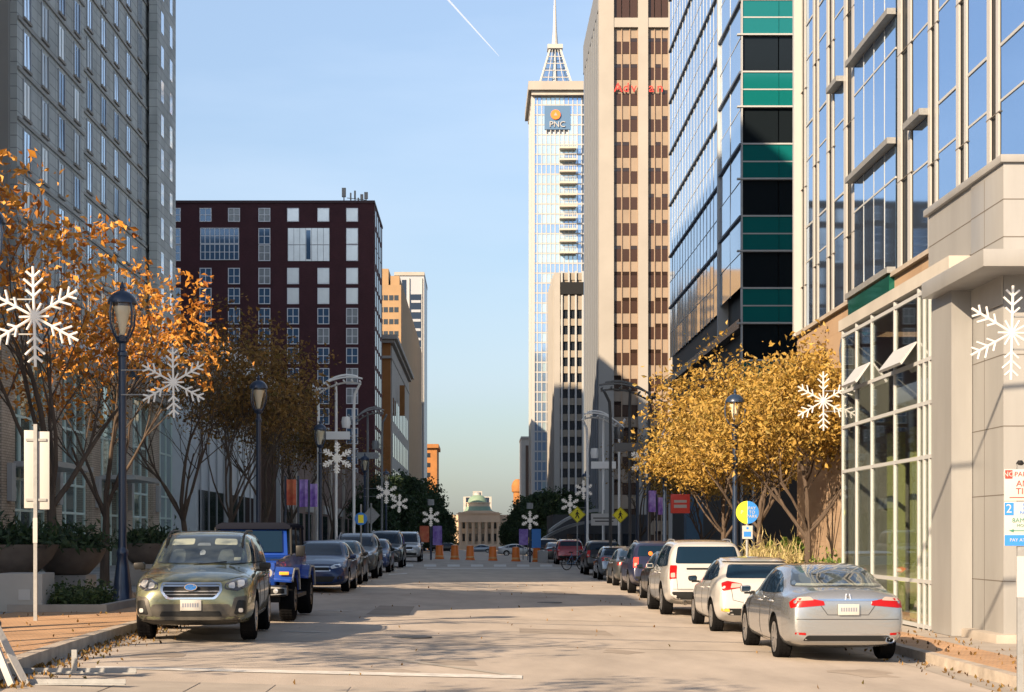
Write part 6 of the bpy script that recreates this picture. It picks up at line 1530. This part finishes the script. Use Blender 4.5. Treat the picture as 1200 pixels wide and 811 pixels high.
def fr_(y0, y1, yt0, yt1, name, m, x0=.62, x1=.78, z0=1.24, z1=1.80):
    return None
# windscreen frame, glass, roof
fv = [(-.70, .52, 1.22), (.70, .52, 1.22), (.64, .20, 1.74), (-.64, .20, 1.74)]
MB().add(fv + [(x, y-.05, z) for x, y, z in fv], [(0,1,2,3), (7,6,5,4), (0,4,5,1), (1,5,6,2), (2,6,7,3), (3,7,4,0)]).build('windscreen_frame', JP, root, bevel=.015)
iv = [(-.60, .512, 1.28), (.60, .512, 1.28), (.56, .262, 1.69), (-.56, .262, 1.69)]
MB().add([(x, y+.012, z) for x, y, z in iv] + [(x, y-.01, z) for x, y, z in iv], [(0,1,2,3), (7,6,5,4), (0,4,5,1), (1,5,6,2), (2,6,7,3), (3,7,4,0)]).build('windscreen', CARGL, root)
MB().prism([(-.74, 1.72), (.74, 1.72), (.72, 1.80), (.60, 1.85), (-.60, 1.85), (-.72, 1.80)], -2.1, .30).build('soft_top', SOFT, root, bevel=.015)
for sx in (-1, 1):
    x0, x1 = sorted((sx*.60, sx*.74))
    MB().prism([(x0, 1.22), (x1 if sx > 0 else x0, 1.22), (sx*.72, 1.74), (sx*.64, 1.74)], -2.08, -1.3).build('soft_top_side', SOFT, root)
    for ya, yb_ in ((.28, -.42), (-.48, -1.24)): MB().add([(sx*.765, ya+.12 if ya > 0 else ya, 1.26), (sx*.765, yb_, 1.26), (sx*.735, yb_, 1.71), (sx*.735, ya-.05 if ya > 0 else ya, 1.71), (sx*.70, ya+.12 if ya > 0 else ya, 1.26), (sx*.70, yb_, 1.26), (sx*.69, yb_, 1.71), (sx*.69, ya-.05 if ya > 0 else ya, 1.71)], [(0,1,2,3),(7,6,5,4),(0,4,5,1),(1,5,6,2),(2,6,7,3),(3,7,4,0)]).build('side_window', CARGL, root)
    for yy in (.30, -.45, -1.27): MB().tube([(sx*.755, yy+(.16 if yy > 0 else 0), 1.22), (sx*.725, yy-.04, 1.75)], .028, 6).build('roll_bar', BLACKP, root)
    # wings over the wheels: flat shelf bent down behind and ahead of the tyre
    for yc, ln_ in ((1.30, .62), (-1.66, .58)):
        vs = []; sec = [(-ln_, .62), (-ln_*.80, .92), (-ln_*.55, 1.02), (ln_*.5, 1.02), (ln_*.82, .92), (ln_*.95, .80)]
        for (yy, zz_) in sec:
            for xx, dz in ((.60, 0), (.935, -.02), (.935, -.075), (.60, -.055)): vs.append((sx*xx, yc+yy, zz_+dz))
        m_ = len(sec); o = MB().add(vs, [(4*i+q, 4*i+(q+1)%4, 4*i+4+(q+1)%4, 4*i+4+q) for i in range(m_-1) for q in range(4)] + [(0,1,2,3), tuple(4*(m_-1)+q for q in range(4))]).build('wing', JP, root, bevel=.012)
        o2 = MB(); [o2.tube([(sx*.945, yc+sec[i][0], sec[i][1]-.05), (sx*.945, yc+sec[i+1][0], sec[i+1][1]-.05)], .022, 6) for i in range(m_-1)]; o2.build('wing_trim', GALV, o)
    hl = MB().lathe([(.001, 1.585), (.085, 1.58), (.105, 1.56), (.105, 1.50)], 20, (sx*.45, 0, .90), 'y', caps=False).build('headlight', HEADL, root); MB().lathe([(.108, 1.50), (.125, 1.575), (.112, 1.59), (.104, 1.57)], 20, (sx*.45, 0, .90), 'y', caps=False).build('headlight_ring', CHROME, hl)
    rb('turn_signal', AMB, (min(sx*.70, sx*.88), max(sx*.70, sx*.88), 1.88, 1.915, .87, .93), .01)
    MB().box(-.085, .085, -.05, .05, -.11, .11).build('wing_mirror', BLACKP, root, (sx*.93, .42, 1.30), bevel=.03)
    rb('side_step', BLACKP, (min(sx*.72, sx*.90), max(sx*.72, sx*.90), -1.0, .72, .40, .48), .02)
    bs_ = MB().prism([(sx*.50, .50), (sx*.86, .52), (sx*.86, .64), (sx*.55, .66)][:: (1 if sx > 0 else -1)], 2.075, 2.10).build('bumper_bezel', GALV, root); MB().prism([(sx*.54, .525), (sx*.82, .54), (sx*.82, .62), (sx*.58, .63)][:: (1 if sx > 0 else -1)], 2.10, 2.11).build('bezel_inner', BLACKP, bs_)
    MB().lathe([(.001, 2.13), (.045, 2.12), (.05, 2.10)], 14, (sx*.66, 0, .58), 'y', caps=False).build('fog_light', HEADL, root)
    MB().box(-.14, .14, -.02, .02, -.02, .02).build('bonnet_latch', BLACKP, root, (sx*.60, 1.25, 1.13))
rb('front_bumper', BLACKP, (-.86, .86, 1.80, 2.08, .48, .68), .04); rb('grille_panel', JP, (-.58, .58, 1.50, 1.58, .66, 1.10), .03)
k = MB(); [k.box(-.23+i*.075-.022, -.23+i*.075+.022, 1.575, 1.584, .72, 1.02) for i in range(7)]; k.build('grille_slot', BLACKP, root)
rb('underbody', BLACKP, (-.70, .70, -2.0, 1.85, .36, .60), .02)
MB().tube([(.2, .56, 1.26), (-.2, .50, 1.40)], .01, 5).build('wiper', BLACKP, root)
tm, rm, bm_ = wheelmesh(.41, .27, .225, 5, RIMD)
for yy in (1.30, -1.66):
    for sx in (-1, 1): w_ = place_mesh('wheel', tm, root, (sx*.80, yy, .41), rot=(0, 0, 0 if sx > 0 else math.pi)); place_mesh('rim', rm, w_); place_mesh('brake_disc', bm_, w_)
